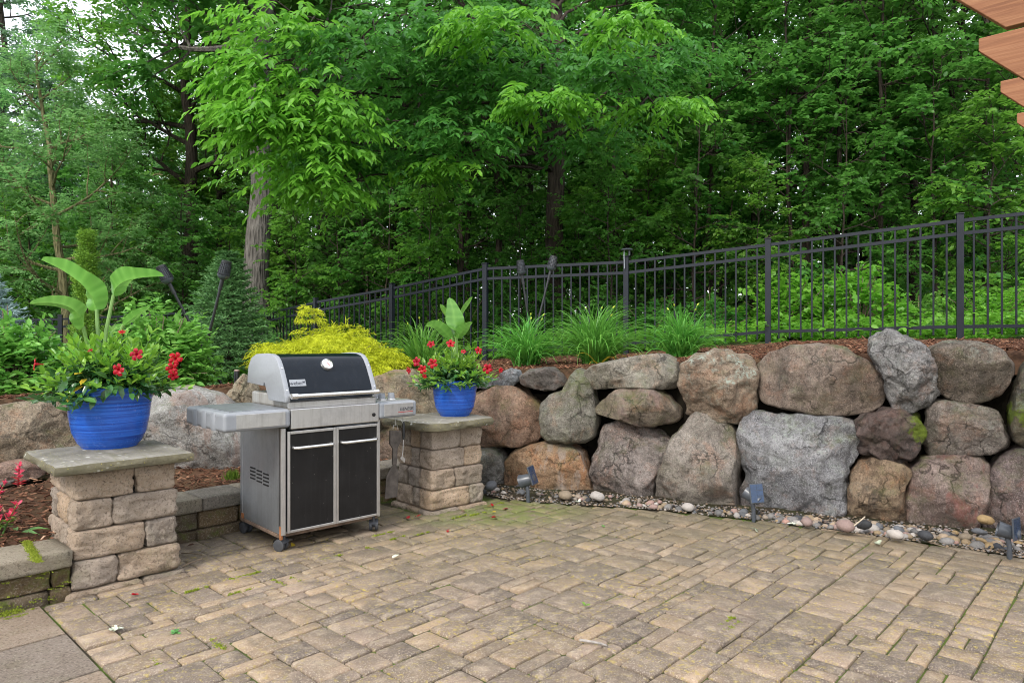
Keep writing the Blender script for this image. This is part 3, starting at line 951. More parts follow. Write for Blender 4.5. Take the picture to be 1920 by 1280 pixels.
boulder('pink-grey boulder behind the solar spotlight at the end of the rock border', conv([(1455,780),(1510,722),(1600,677),(1700,665),(1800,690),(1850,800),(1840,1000),(1800,1170),(1560,1195),(1440,1150),(1400,1090),(1415,980),(1440,880)], *VR),
        gr('granite_pinkgrey', (.20, .14, .125), (.37, .29, .27), .7, .35, .2, .5, seed=9), .32, e=.5, amp=.02, chips=7, seed=9)
boulder('mossy dark green-edged boulder cut off at the frame beside the round one', conv([(1588,330),(1635,215),(1700,150),(1800,160),(1860,400),(1840,590),(1740,655),(1640,655),(1580,612),(1558,540),(1563,430)], *VR),
        gr('granite_mossdark', (.10, .085, .065), (.20, .17, .13), .6, .7, .3, .3, seed=10, patch=(-.12, -.05, .10)), .3, e=.55, amp=.018, chips=5, seed=10)
boulder('flat tan-grey slab boulder in the top course below the widest daylily', conv([(655,405),(690,365),(800,335),(950,313),(1070,302),(1118,330),(1140,400),(1142,468),(1100,488),(950,480),(800,488),(690,494),(655,465)], *VL),
        gr('granite_tangrey', (.21, .185, .14), (.37, .335, .275), .6, .35, .2, .35, seed=11), .30, e=.45, amp=.016, chips=6, seed=11)
boulder('almond-shaped brown boulder wedged under the flat tan slab', conv([(700,595),(740,540),(820,495),(930,476),(1030,493),(1100,533),(1145,590),(1162,645),(1130,674),(1040,686),(950,684),(880,664),(800,644),(715,625)], *VL),
        gr('granite_almond', (.16, .125, .09), (.30, .235, .17), .5, .45, .2, .45, vein=(.36, .25, .22), seed=12), .30, back=-.02, e=.6, amp=.014, chips=5, seed=12)
boulder('brown boulder with a pale lichen crust across its top', conv([(1153,400),(1170,360),(1230,320),(1330,285),(1430,275),(1510,300),(1556,350),(1567,430),(1562,500),(1572,600),(1540,652),(1470,682),(1400,664),(1300,642),(1196,625),(1178,560),(1163,480)], *VL),
        gr('granite_lichen', (.20, .135, .085), (.36, .27, .19), .5, .15, 1.0, .5, seed=13), .31, e=.48, amp=.024, chips=8, seed=13)
boulder('tall greyish tan boulder with a peaked top in the bottom course', conv([(1150,690),(1225,622),(1290,604),(1350,630),(1420,680),(1462,740),(1470,850),(1468,1000),(1462,1185),(1350,1180),(1200,1160),(1085,1140),(1025,1120),(1042,980),(1072,860),(1108,760)], *VL),
        gr('granite_talltan', (.21, .175, .14), (.36, .315, .27), .6, .3, .15, .4, seed=14), .34, e=.55, amp=.016, chips=5, seed=14)
boulder('pinkish grey boulder below the almond-shaped one', conv([(735,705),(830,668),(920,672),(1000,700),(1062,740),(1094,780),(1084,830),(1052,930),(1032,1020),(1012,1120),(900,1115),(780,1105),(686,1090),(672,950),(688,860),(708,770)], *VL),
        gr('granite_pinkpale', (.20, .16, .14), (.37, .315, .285), .7, .25, .15, .4, rough_b=1.4, seed=15), .32, e=.5, amp=.024, chips=7, seed=15)
boulder('orange-brown boulder with a white quartz patch behind a tilted solar spotlight', conv([(213,870),(260,820),(340,795),(450,785),(550,793),(612,830),(652,900),(670,980),(678,1095),(560,1110),(420,1105),(280,1080),(213,1030),(203,930)], *VL),
        gr('granite_orange', (.24, .125, .055), (.40, .255, .14), .6, .2, .1, .35, vein=(.42, .37, .33), seed=16), .30, e=.48, amp=.018, chips=6, seed=16)
boulder('grey-green boulder with a pointed ear above the orange-brown one', conv([(403,565),(450,515),(515,490),(545,440),(565,405),(605,388),(642,415),(667,480),(692,550),(705,640),(697,742),(640,778),(540,786),(450,774),(408,732),(402,650)], *VL),
        gr('granite_greygreen', (.14, .125, .095), (.27, .25, .205), .6, .6, .2, .4, seed=17), .28, e=.5, amp=.016, chips=6, seed=17)
boulder('small dark brown flat boulder on top beside the pointed one', conv([(282,425),(330,390),(400,368),(455,370),(505,410),(533,468),(470,494),(400,499),(330,484),(288,462)], *VL),
        gr('granite_darkbrown', (.10, .085, .075), (.20, .175, .155), .4, .2, .1, .3, seed=18), .24, back=.05, e=.6, amp=.015, chips=4, seed=18)
boulder('orange boulder half hidden behind the smaller blue pot', conv([(-40,600),(20,520),(100,485),(200,473),(280,478),(342,540),(392,590),(410,655),(402,722),(360,775),(250,790),(120,795),(20,785),(-35,700)], *VL),
        gr('granite_orangepink', (.25, .135, .08), (.39, .25, .165), .6, .25, .15, .4, seed=19), .32, e=.5, amp=.02, chips=7, seed=19)
boulder('small light grey boulder squeezed between pillar and orange-brown boulder', conv([(60,810),(150,805),(192,840),(210,910),(212,1010),(160,1060),(60,1060),(20,930)], *VL),
        gr('granite_lightgrey', (.21, .195, .165), (.37, .35, .31), .6, .25, .2, .2, seed=20), .26, e=.55, amp=.014, chips=5, seed=20)
boulder('small bluish boulder in the top course right of the smaller pot', conv([(128,470),(160,430),(200,385),(240,370),(276,390),(284,442),(250,467),(180,478)], *VL),
        gr('granite_slateblue', (.11, .12, .135), (.26, .28, .30), .5, .1, .2, .2, seed=21), .2, back=.06, e=.55, amp=.018, chips=5, seed=21)
boulder('little grey stone in the top course hidden behind the smaller pot rim', conv([(36,485),(40,440),(100,425),(142,445),(132,474),(78,484)], *VL),
        gr('granite_smallgrey', (.13, .13, .135), (.24, .25, .26), .5, .1, .2, .2, seed=22), .16, back=.08, e=.6, amp=.01, chips=3, seed=22)
boulder('tan boulder with a pink top edge between grill lid and smaller pot', [(690,725),(706,706),(735,697),(770,693),(800,708),(828,745),(836,800),(805,840),(740,835),(695,800),(684,755)],
        gr('granite_tanpink', (.20, .16, .10), (.36, .29, .19), .6, .3, .15, .4, vein=(.45, .30, .22), seed=23), .28, back=.0, e=.6, amp=.015, chips=4, seed=23)
boulder('reddish boulder low down between the grill cart and the far pillar', [(690,815),(735,795),(780,800),(800,850),(785,930),(720,940),(680,900)],
        gr('granite_lowred', (.19, .125, .085), (.32, .23, .175), .6, .5, .1, .4, seed=24), .28, e=.55, amp=.02, chips=6, seed=24)
boulder('big pale grey boulder with pink quartz bands behind the grill\'s side shelf', [(245,790),(275,752),(320,730),(365,726),(412,737),(448,760),(475,800),(480,860),(440,905),(350,905),(270,900),(240,850)],
        gr('granite_banded', (.33, .315, .285), (.50, .485, .45), .8, .15, .1, .15, vein=(.42, .28, .22), seed=25), .34, e=.62, amp=.012, chips=4, seed=25)
boulder('long brown weathered boulder behind the larger blue pot', [(-130,800),(-60,775),(0,762),(60,752),(110,748),(160,760),(200,790),(205,850),(170,885),(60,890),(-40,885),(-130,880)],
        gr('granite_longbrown', (.21, .155, .095), (.37, .29, .20), .8, .2, .1, .45, seed=26), .34, e=.5, amp=.02, chips=6, seed=26)
boulder('low flat reddish boulder at the foot of the long brown one', [(-50,885),(0,868),(40,862),(76,868),(80,890),(20,905),(-50,905)],
        gr('granite_flatred', (.21, .12, .085), (.38, .25, .185), .6, .2, .1, .3, seed=27), .17, back=-.22, batter=0, e=.5, amp=.015, chips=5, seed=27)
boulder('small jagged tan rock just behind the grill lid', [(428,742),(440,722),(456,706),(476,712),(486,745),(478,775),(450,772)],
        gr('granite_jaggedtan', (.25, .20, .12), (.42, .35, .25), .5, .2, .1, .4, seed=28), .12, back=.12, e=.45, amp=.03, chips=8, seed=28)
boulder('brown boulder mostly hidden behind the grill', [(500,760),(560,735),(640,735),(700,770),(690,860),(600,900),(500,880)],
        gr('granite_behindgrill', (.19, .16, .12), (.33, .28, .21), .6, .3, .1, .3, seed=29), .3, e=.55, amp=.016, chips=5, seed=29)

rq = random.Random(31)
for k, px in enumerate((2060, 2230, 2470, 2760)):
    for row, (y0, y1) in enumerate(((640, 800), (805, 1060))):
        hw = (85, 105, 135, 160)[k]; sc_ = 1 + .16 * k
        cy = 640 + ((y0 + y1) / 2 - 640) * sc_; hh = (y1 - y0) / 2 * sc_
        ol = []
        for q in range(14):
            w_ = 2 * math.pi * q / 14; r_ = rq.uniform(.88, 1.08)
            ol.append((px + row * 40 + hw * r_ * abs(math.cos(w_)) ** .8 * math.copysign(1, math.cos(w_)), cy + hh * r_ * abs(math.sin(w_)) ** .8 * math.copysign(1, math.sin(w_))))
        boulder('%s brown boulder of the %s course past the frame on the pergola side' % (('first', 'second', 'third', 'fourth')[k], ('upper', 'lower')[row]), ol, gr('granite_side', (.17, .135, .105), (.32, .265, .215), .6, .3, .2, .4, seed=40 + k * 2 + row), .3, e=.52, amp=.018, chips=6, seed=40 + k * 2 + row)

for k, px in enumerate((-250, -470, -720)):
    boulder('%s brown boulder past the frame beyond the long brown one' % ('first', 'second', 'third')[k], [(px + 120 * (1 + .2 * k) * rq.uniform(.9, 1.05) * math.cos(q * .45), 835 + 20 * k + 75 * rq.uniform(.9, 1.05) * math.sin(q * .45)) for q in range(14)],
            gr('granite_past', (.20, .15, .10), (.36, .28, .2), .6, .2, .1, .4, seed=60 + k), .34, e=.55, amp=.018, chips=6, seed=60 + k)

# ------------------------------------------------------------------ cedar pergola reaching in at the upper right
pg = thing('pergola', 'cedar pergola with pointed rafter tails overhanging the patio at the frame edge', 'pergola', (1.64, 2.56, 0))
PD = Vector((.729, -.685, 0))
prot = math.atan2(PD.y, PD.x)
for k in range(-1, 5):
    prof = [(0, 2.545), (0, 2.60), (3.2, 2.60), (3.2, 2.365), (.175, 2.365)]
    mb = MB()
    n = len(prof); th = .019
    vs = [(x, -th, z - 2.6) for x, z in prof] + [(x, th, z - 2.6) for x, z in prof]
    fs = [list(range(n)), list(range(n, 2 * n))[::-1]] + [(i, n + i, n + (i + 1) % n, (i + 1) % n) for i in range(n)]
    o = mb.raw(vs, fs).build('rafter', CEDAR, pg, bevel=.003)
    o.location = Vector((.455, .50, 0)) * k + Vector((0, 0, 2.6)); o.rotation_euler = (0, 0, prot)
for x in (1.9, 3.1):
    o = MB().box(-2.0, -.045, -.24, 3.0, .045, -.0).build('beam', CEDAR, pg, bevel=.003)
    o.location = PD * x + Vector((0, 0, 2.362)); o.rotation_euler = (0, 0, math.atan2(.5, .455))
for x, s in ((1.9, -1.7), (1.9, 2.8), (3.1, -1.7), (3.1, 2.8)):
    o = MB().box(-.07, -.07, 0, .07, .07, 2.12).build('post', CEDAR, pg, bevel=.004)
    o.location = PD * x + Vector((.673, .739, 0)) * s; o.rotation_euler = (0, 0, prot)

# ------------------------------------------------------------------ black metal fence
FP = [(2330, 340, 6.0), (1800, 400, 6.9), (1440, 447, 7.76), (1174, 480, 8.3), (910, 493, 8.85), (735, 531, 9.7), (592, 558, 10.8), (478, 585, 12.2),
      (378, 577, 12.4), (236, 585, 12.0), (113, 590, 11.6), (-40, 594, 11.3)]
fence = thing('metal_fence', 'long black metal fence with posts and pickets stepping downhill along the wood', 'fence', (0, 0, 0))
posts = [at(*p) for p in FP]
pick_me = None
for i, p in enumerate(posts):
    gz = terrain(p.x, p.y) - .12
    mb = MB().box(-.031, -.031, gz, .031, .031, p.z - .012).box(-.037, -.037, p.z - .012, .037, .037, p.z)
    o = mb.build('post', FENCE_M, fence, bevel=.003)
    nx = posts[min(i + 1, len(posts) - 1)] - posts[max(i - 1, 0)]
    o.location = (p.x, p.y, 0); o.rotation_euler = (0, 0, math.atan2(nx.y, nx.x))
for i in range(len(posts) - 1):
    a, b = posts[i], posts[i + 1]
    d = b - a; L = math.hypot(d.x, d.y); u = Vector((d.x / L, d.y / L, 0)); v = Vector((-u.y, u.x, 0))
    ga, gb = terrain(a.x, a.y), terrain(b.x, b.y)
    if i > 6: ga, gb = a.z - 1.15, b.z - 1.15
    for dz0, dz1, bot in ((-.075, -.075, 0), (-.205, -.205, 0), (None, None, 1)):
        za, zb = (ga + .13, gb + .13) if bot else (a.z + dz0, b.z + dz1)
        mb = MB(); hw, hh = .014, .017
        vs = []
        for p, z in ((a, za), (b, zb)):
            for s, t_ in ((-1, -1), (1, -1), (1, 1), (-1, 1)):
                vs.append(Vector((p.x, p.y, 0)) + v * (s * hw) + Vector((0, 0, z + t_ * hh)))
        mb.raw(vs, [(0, 1, 5, 4), (1, 2, 6, 5), (2, 3, 7, 6), (3, 0, 4, 7)]).build('rail', FENCE_M, fence)
    m = max(6, round(L / .115))
    for k in range(1, m):
        f = k / m
        c = a.lerp(b, f)
        z1 = c.z - .075 + (.0)
        z0 = ga + (gb - ga) * f + .05
        o = MB().box(-.0085, -.0085, 0, .0085, .0085, z1 - z0).build('picket', FENCE_M, fence)
        o.location = (c.x, c.y, z0); o.rotation_euler = (0, 0, math.atan2(u.y, u.x))

# small lamp clipped to a fence post
pp = posts[3]
fl = thing('clip_lamp', 'small dark disc lamp clipped on a fence post above the widest daylily', 'lamp', (pp.x, pp.y - .05, pp.z))
MB().lathe([(.0, .085), (.055, .083), (.075, .07), (.072, .062), (.0, .066)], 20).build('lamp_cap', LAMPB, fl, smooth=True)
MB().tube([(-.03, 0, .07), (-.035, -.004, 0), (-.03, -.004, -.16)], .006, 6).build('clip', PANEL, fl, smooth=True)
MB().tube([(0.03, 0, .066), (.03, 0, -.0)], .012, 8).build('stem', LAMPB, fl, smooth=True)

# ------------------------------------------------------------------ gas grill
GX = thing('gas_grill', 'two-door gas grill with black lid and grey side shelves on casters', 'grill', (-1.364, 4.033, 0), math.atan2(.686, .728))
CW, CD = .679, .60
gz0, gz1 = .105, .735
MB().box(.012, .02, gz0, CW - .012, CD - .01, gz0 + .02).build('bottom_panel', PANEL, GX)
MB().box(0, .012, gz0, .014, CD, gz1).box(-.002, CD - .03, gz0 - .01, .02, CD + .004, gz1).build('side_panel', PANEL, GX, bevel=.002)
MB().box(CW - .014, .012, gz0, CW, CD, gz1).build('side_panel', PANEL, GX, bevel=.002)
MB().box(.014, CD - .014, gz0 + .02, CW - .014, CD, gz1).build('back_panel', PANEL, GX)
MB().box(.0, -.004, gz0 - .004, .028, .03, gz1).build('corner_post', STEEL, GX, bevel=.003)
MB().box(CW - .020, -.004, gz0 - .004, CW, .03, gz1).build('corner_post', STEEL, GX, bevel=.003)
MB().box(-.004, .03, gz0 - .022, CW, CD, gz0 - .002).build('base_frame', simple('rusty_frame', (.20, .14, .10), .8, .3, var=.5, scale=14), GX, bevel=.002)
MB().box(-.001, .004, gz0 - .03, .012, .026, gz0 + .05).build('rust_patch', RUST, GX, bevel=.002)
MB().box(-.003, CD - .05, gz0 - .02, .004, CD - .01, gz0 + .03).build('rust_patch', RUST, GX, bevel=.002)
for r_ in range(4):
    for c_ in range(3):
        y0 = .17 + c_ * .098
        o = MB().box(-.0012, y0, 0, .004, y0 + .082, .010).build('slot_shade', SHADE_BLACK, GX)  # raised black strip, the shade of a vent slot painted on the panel
        o.location = (0, 0, .432 - r_ * .022 + .006 * c_)
for k, (x0, x1) in enumerate(((.034, .345), (.352, CW - .022))):
    z0, z1 = gz0 + .012, gz1 - .022
    dr = MB().box(x0, -.016, z0, x1, .008, z1).build('door', DOORM, GX, bevel=.004)
    fr = MB()
    for a_ in ((x0 - .002, z0 - .003, x0 + .014, z1 + .003), (x1 - .014, z0 - .003, x1 + .002, z1 + .003), (x0 + .0145, z0 - .003, x1 - .0145, z0 + .012), (x0 + .0145, z1 - .014, x1 - .0145, z1 + .003)):
        fr.box(a_[0], -.021, a_[1], a_[2], -.012, a_[3])
    fr.build('door_frame', STEEL, dr, bevel=.002)
    hx0, hx1 = x0 + .035, x1 - .028
    hz = z1 - .125 + .03
    MB().tube([(hx0, -.014, hz), (hx0, -.04, hz), (hx0 + .015, -.055, hz), (hx1 - .015, -.055, hz), (hx1, -.04, hz), (hx1, -.014, hz)], .0095, 10).build('door_handle', CHROME, dr, smooth=True)
# control band and worktop
bz0, bz1 = .728, .848
MB().box(.05, -.026, bz0, .655, .0, bz1).build('front_band', STEEL, GX, bevel=.005)
MB().lathe([(.012, 0), (.012, .004), (.009, .006), (.0, .006)], 16, M=align(Vector((.615, -.0265, .775)), (0, -1, 0))).build('igniter_button', SHADE_BLACK, GX, smooth=True)
MB().box(.05, .0, .832, .655, CD - .005, .846).build('deck', GRIME, GX, bevel=.003)
MB().box(.065, .035, .846, .64, CD - .015, .925).build('firebox', GRIME, GX, bevel=.012)
MB().box(.05, .012, .846, .655, .03, .886).build('front_lip', STEEL, GX, bevel=.004)

def shelf(x0, x1, cap_left):
    s = MB().box(x0, -.03, .742, x1, CD - .01, .850).build('side_shelf', PLASTIC, GX, bevel=.020, seg=4)
    MB().box(x0 + (.07 if cap_left else .035), -.0325, .758, x1 - .035, -.029, .838).build('trim_panel', STEEL, s, bevel=.0015)
    return s
sl = shelf(-.345, .048, True)
MB().box(-.285, .03, .8505, .035, CD - .05, .8535).build('shelf_top', steel_mat('shelf_steel', (.36, .38, .40), .42, .6), sl, bevel=.001)
# finger grips moulded into the shelf's end
for y0 in (.10, .25, .40):
    MB().lathe([(.0, -.052), (.03, -.052), (.037, -.035), (.037, .03), (.028, .048), (.0, .052)], 16, M=Matrix.Translation((-.336, y0 + .03, .796)) @ Matrix.Diagonal((.55, 1.1, 1, 1))).build('finger_grip', PLASTIC, sl, smooth=True)
sr = shelf(.657, .955, False)
MB().box(.675, .03, .8505, .935, CD - .05, .8535).build('shelf_top', STEEL, sr, bevel=.001)
for kx, ky in ((.715, .10), (.79, .10), (.75, .23)):
    kb = MB().lathe([(.034, .0), (.034, .006), (.027, .009), (.0, .009)], 24, M=Matrix.Translation((kx + .06, ky + .03, .8535))).build('knob', CHROME, sr, smooth=True)
    MB().lathe([(.024, 0), (.0245, .012), (.021, .030), (.0, .032)], 20, M=Matrix.Translation((kx + .06, ky + .03, .8625))).box(-.004, -.022, .02, .004, .022, .036, M=Matrix.Translation((kx + .06, ky + .03, .8625)) @ Matrix.Rotation(.6, 4, 'Z')).build('grip', PLASTIC, kb, smooth=True)

def text_mesh(name, body, size, mat, parent, M, extrude=.0006, shear=0.):
    cu = bpy.data.curves.new(name, 'FONT'); cu.body = body; cu.size = size; cu.extrude = extrude; cu.shear = shear
    cu.align_x = 'CENTER'; cu.align_y = 'CENTER'
    tmp = bpy.data.objects.new(name, cu); COL.objects.link(tmp)
    dg = bpy.context.evaluated_depsgraph_get()
    me = bpy.data.meshes.new_from_object(tmp.evaluated_get(dg))
    bpy.data.objects.remove(tmp)
    me.materials.clear(); me.materials.append(mat)
    o = link(name, me, parent); o.matrix_local = M
    return o
FRONT = Matrix.Rotation(R(90), 4, 'X')
text_mesh('lettering', 'GENESIS', .030, INK, sr, Matrix.Translation((.866, -.0336, .797)) @ FRONT, shear=.2)
MB().box(.80, -.0333, .776, .918, -.0325, .780).build('underline', REDINK, sr)

# lid
LP = [(.004, .893), (.006, .915), (.016, .955), (.040, 1.02), (.070, 1.085), (.098, 1.130), (.125, 1.155), (.165, 1.168), (.25, 1.171), (.345, 1.165), (.405, 1.140), (.440, 1.09), (.452, 1.03), (.455, .985)]
LP = [(y * 1.2 if y > .03 else y, z) for y, z in LP]
lid = MB().prism(LP + [(.29, .98), (.222, .895)], .052, .628).build('lid', ENAMEL, GX, smooth=True)
def side_cap(x0, x1):
    c_ = (.27, 1.03)
    outer = []
    for y, z in LP: outer.append((y + (y - c_[0]) * .035, z + (z - c_[1]) * .035))
    poly = outer + [(.314, .972), (.307, .990), (.288, .990), (.246, .915), (.228, .889)]
    return MB().prism(poly, x0, x1).build('lid_end', ALU, lid, smooth=True, bevel=.004)
side_cap(.024, .056); side_cap(.624, .656)
for x in (.040, .640):
    for i in (2, 4):
        y, z = LP[i]
        y2, z2 = LP[i + 1]
        nn = Vector((0, -(z2 - z), (y2 - y))).normalized()
        MB().lathe([(.006, 0), (.005, .004), (0, .005)], 10, M=align(Vector((x, y, z)) + nn * .006, nn)).build('bolt', CHROME, lid, smooth=True)
hz = .925
MB().tube([(.058, -.045, hz), (.622, -.045, hz)], .0125, 14).build('lid_handle', CHROME, lid, smooth=True)
for x in (.062, .618):
    MB().tube([(x, .008, hz), (x, -.046, hz)], .014, 12).lathe([(.0, -.019), (.017, -.019), (.017, .019), (.0, .019)], 14, M=align(Vector((x, -.045, hz)), (1, 0, 0))).build('handle_bracket', CHROME, lid, smooth=True)
def lid_pt(z):
    for (y0, z0), (y1, z1) in zip(LP, LP[1:]):
        if z0 <= z <= z1:
            f = (z - z0) / (z1 - z0); return y0 + (y1 - y0) * f, Vector((0, -(z1 - z0), (y1 - y0))).normalized()
y, nn = lid_pt(1.10)
Mt = align(Vector((.345, y, 1.10)), nn)
th_ = MB().lathe([(.040, -.004), (.041, .006), (.036, .018), (.031, .020), (.029, .016), (.0, .016)], 32, M=Mt).build('thermometer', CHROME, lid, smooth=True)
MB().lathe([(.028, .0165), (.0, .0175)], 28, M=Mt).build('dial', GLASSW, th_, smooth=True)
MB().box(-.002, -.018, .0177, .002, .016, .0187, M=Mt @ Matrix.Rotation(.7, 4, 'Z')).build('needle', REDINK, th_)
y, nn = lid_pt(.998)
upv = Vector((0, -nn.z, nn.y)); upv = upv if upv.z > 0 else -upv
Mb = Matrix(((1, 0, 0, .122), (0, upv.y, nn.y, y), (0, upv.z, nn.z, .998), (0, 0, 0, 1)))
bd = MB().box(-.052, -.023, -.002, .052, .023, .004, M=Mb).build('badge', ALU, lid, bevel=.004)
text_mesh('lettering', 'weber', .034, INK, bd, Mb @ Matrix.Translation((-.010, -.003, .0046)))
MB().raw([(0, -.010, 0), (.009, .002, 0), (.0055, .0065, 0), (0, .003, 0), (-.0055, .0065, 0), (-.009, .002, 0)], [(0, 1, 2, 3, 4, 5)], M=Mb @ Matrix.Translation((.038, .004, .0048))).build('emblem', INK, bd)

# casters
for x, y, yaw in ((.03, .03, .5), (CW - .03, .03, -.6), (.03, CD - .04, .2), (CW - .03, CD - .04, 1.0)):
    M = Matrix.Translation((x, y, 0)) @ Matrix.Rotation(yaw, 4, 'Z')
    hub = MB().tube([(0, 0, .055), (0, 0, .10)], .011, 10, M=M).tube([(-.012, .016, .036), (.012, .016, .036)], .012, 10, M=M)
    for k in range(7):
        pass
    cs = hub.build('caster', RUBBER, GX, smooth=True)
    for s in (-1, 1):
        MB().lathe([(.0, -.011), (.026, -.011), (.036, -.007), (.037, .0), (.036, .007), (.024, .0105), (.0, .0105)], 24, M=M @ align(Vector((s * .019, .02, .037)), (1, 0, 0))).build('wheel', RUBBER, cs, smooth=True)
    MB().strip([(.02 + .041 * math.cos(w), .037 + .041 * math.sin(w)) for w in [R(20 + 20 * k) for k in range(8)]], -.030, .030, M=M).build('hood', RUBBER, cs, smooth=True)
MB().tube([(.70, .32, .735), (.715, .34, .70), (.70, .36, .63), (.69, .37, .55)], .008, 8).build('gas_hose', BLACK, GX, smooth=True)
MB().tube([(.835, .057, .745), (.835, .057, .69), (.838, .055, .680)], .0025, 6).tube([(.90, .06, .735), (.90, .06, .70), (.905, .058, .694)], .0025, 6).build('tool_hook', STEEL, GX, smooth=True)

GM = Matrix.Translation((-1.364, 4.033, 0)) @ Matrix.Rotation(math.atan2(.686, .728), 4, 'Z')
# spatula hanging blade-down
hp = GM @ Vector((.835, .055, .672))
sp = thing('grill_spatula', 'weathered wide grill spatula hanging under the grill\'s right shelf', 'spatula', hp, math.atan2(.686, .728))
def flat(poly, th, mat, parent, name, bev=.002):
    n = len(poly)
    vs = [(x, -th / 2, z) for x, z in poly] + [(x, th / 2, z) for x, z in poly]
    return MB().raw(vs, [list(range(n)), list(range(n, 2 * n))[::-1]] + [(i, n + i, n + (i + 1) % n, (i + 1) % n) for i in range(n)]).build(name, mat, parent, bevel=bev)
flat([(-.045, -.02), (.045, -.035), (.047, -.10), (.017, -.145), (.008, -.26), (-.026, -.26), (-.022, -.15), (-.047, -.115)], .016, TOOL, sp, 'handle', .004)
flat([(-.026, -.262), (.008, -.262), (.028, -.32), (.015, -.48), (-.085, -.48), (-.072, -.33)], .006, TOOL, sp, 'blade')
MB().tube([(-.02, 0, -.02), (-.015, 0, .01), (.015, 0, .01), (.02, 0, -.022)], .002, 6).build('wire_loop', STEEL, sp, smooth=True)
hp = GM @ Vector((.905, .058, .70))
fk = thing('grill_brush', 'thin grill tool with black grip hanging by the far pillar', 'grill tool', hp, math.atan2(.686, .728))
MB().tube([(0, 0, .0), (0, 0, -.015), (0, 0, -.10), (-.002, 0, -.125)], [.005, .009, .010, .006], 10).build('grip', BLACK, fk, smooth=True)
MB().tube([(-.002, 0, -.12), (-.006, 0, -.20), (-.012, 0, -.235)], .003, 6).build('shaft', STEEL, fk, smooth=True)
flat([(-.012, -.235), (.012, -.258), (.006, -.285), (-.020, -.262), (-.03, -.25)], .006, STEEL, fk, 'head', .001)

# ------------------------------------------------------------------ glazed pots
def flower_pot(loc, r, h, label):
    t = thing('flower_pot', label, 'flower pot', loc)
    prof = [(.0, .004), (.60 * r, .002), (.63 * r, .0), (.655 * r, .012), (.73 * r, .06 * h + .01), (.84 * r, .26 * h), (.905 * r, .50 * h), (.935 * r, .70 * h), (.948 * r, .735 * h), (.935 * r, .745 * h),
            (.955 * r, .76 * h), (.985 * r, .90 * h), (1.0 * r, .985 * h), (1.0 * r, h), (.965 * r, h + .004), (.945 * r, .985 * h), (.90 * r, .80 * h)]
    MB().lathe(prof, 56).build('pot_body', POT, t, smooth=True)
    MB().lathe([(.91 * r, .86 * h), (.5 * r, .88 * h), (.0, .89 * h)], 32).build('potting_soil', SOIL, t, smooth=True)
    return t
POT1 = Vector((-2.285, 3.88, .657)); POT2 = Vector((-.452, 5.38, .669))
flower_pot(POT1, .222, .335, 'larger glazed cobalt blue pot on the pillar at the low wall')
flower_pot(POT2, .182, .275, 'smaller glazed cobalt blue pot on the pillar beyond the grill')

# ------------------------------------------------------------------ leaves
OVAL = (np.array([(0, 0, 0), (.28, .43, .05), (.66, .40, .03), (1, 0, -.10), (.66, -.40, .03), (.28, -.43, .05), (.32, 0, -.02), (.68, 0, -.04)], dtype=np.float32),
        np.array([(0, 6, 1, 1), (6, 7, 2, 1), (7, 3, 2, 2), (0, 5, 6, 6), (6, 5, 4, 7), (7, 4, 3, 3)]))
def tri_template(pts, tris): return (np.array(pts, dtype=np.float32), np.array(tris))
T_OVAL = tri_template([(0, 0, 0), (.26, .40, .06), (.64, .38, .03), (1, 0, -.10), (.64, -.38, .03), (.26, -.40, .06), (.5, 0, -.03)],
                      [(0, 6, 1), (1, 6, 2), (2, 6, 3), (0, 5, 6), (5, 4, 6), (4, 3, 6)])
T_LANCE = tri_template([(0, 0, 0), (.22, .36, .07), (.52, .42, .05), (1, 0, -.16), (.52, -.42, .05), (.22, -.36, .07), (.5, 0, -.02)],
                       [(0, 6, 1), (1, 6, 2), (2, 6, 3), (0, 5, 6), (5, 4, 6), (4, 3, 6)])
T_DIA = tri_template([(0, 0, 0), (.42, .42, .05), (1, 0, -.08), (.42, -.42, .05)], [(0, 2, 1), (0, 3, 2)])
T_STAR = tri_template([(0, 0, 0), (.25, .5, .0), (.45, .22, .03), (.75, .42, -.04), (1, 0, -.1), (.75, -.42, -.04), (.45, -.22, .03), (.25, -.5, 0)],
                      [(0, 2, 1), (0, 4, 2), (2, 4, 3), (0, 7, 6), (0, 6, 4), (6, 5, 4)])

def norm(a): return a / np.maximum(1e-9, np.linalg.norm(a, axis=-1, keepdims=True))

def leaves(pos, ax, nrm, L, Wd, tmpl, tint):
    """vectorised leaf blades; returns V, F, tint"""
    pos, ax, nrm = (np.asarray(q, dtype=np.float32) for q in (pos, ax, nrm))
    ax = norm(ax); s = norm(np.cross(ax, nrm)); n = np.cross(s, ax)
    tv, tf = tmpl; k = len(tv); N = len(pos)
    L = np.broadcast_to(np.asarray(L, dtype=np.float32), (N,)); Wd = np.broadcast_to(np.asarray(Wd, dtype=np.float32), (N,))
    V = (pos[:, None] + ax[:, None] * (L[:, None, None] * tv[None, :, 0:1]) - s[:, None] * (Wd[:, None, None] * tv[None, :, 1:2]) + n[:, None] * (L[:, None, None] * tv[None, :, 2:3])).reshape(-1, 3)
    Fc = (tf[None] + (np.arange(N) * k)[:, None, None]).reshape(-1, tf.shape[1])
    return V, Fc, np.repeat(np.broadcast_to(np.asarray(tint, dtype=np.float32), (N,)), k)

def merge(parts):
    V = []; Fc = []; T = []; b = 0
    for v, f, t in parts:
        V.append(v); Fc.append(f + b); T.append(t); b += len(v)
    return np.concatenate(V), np.concatenate(Fc), np.concatenate(T)

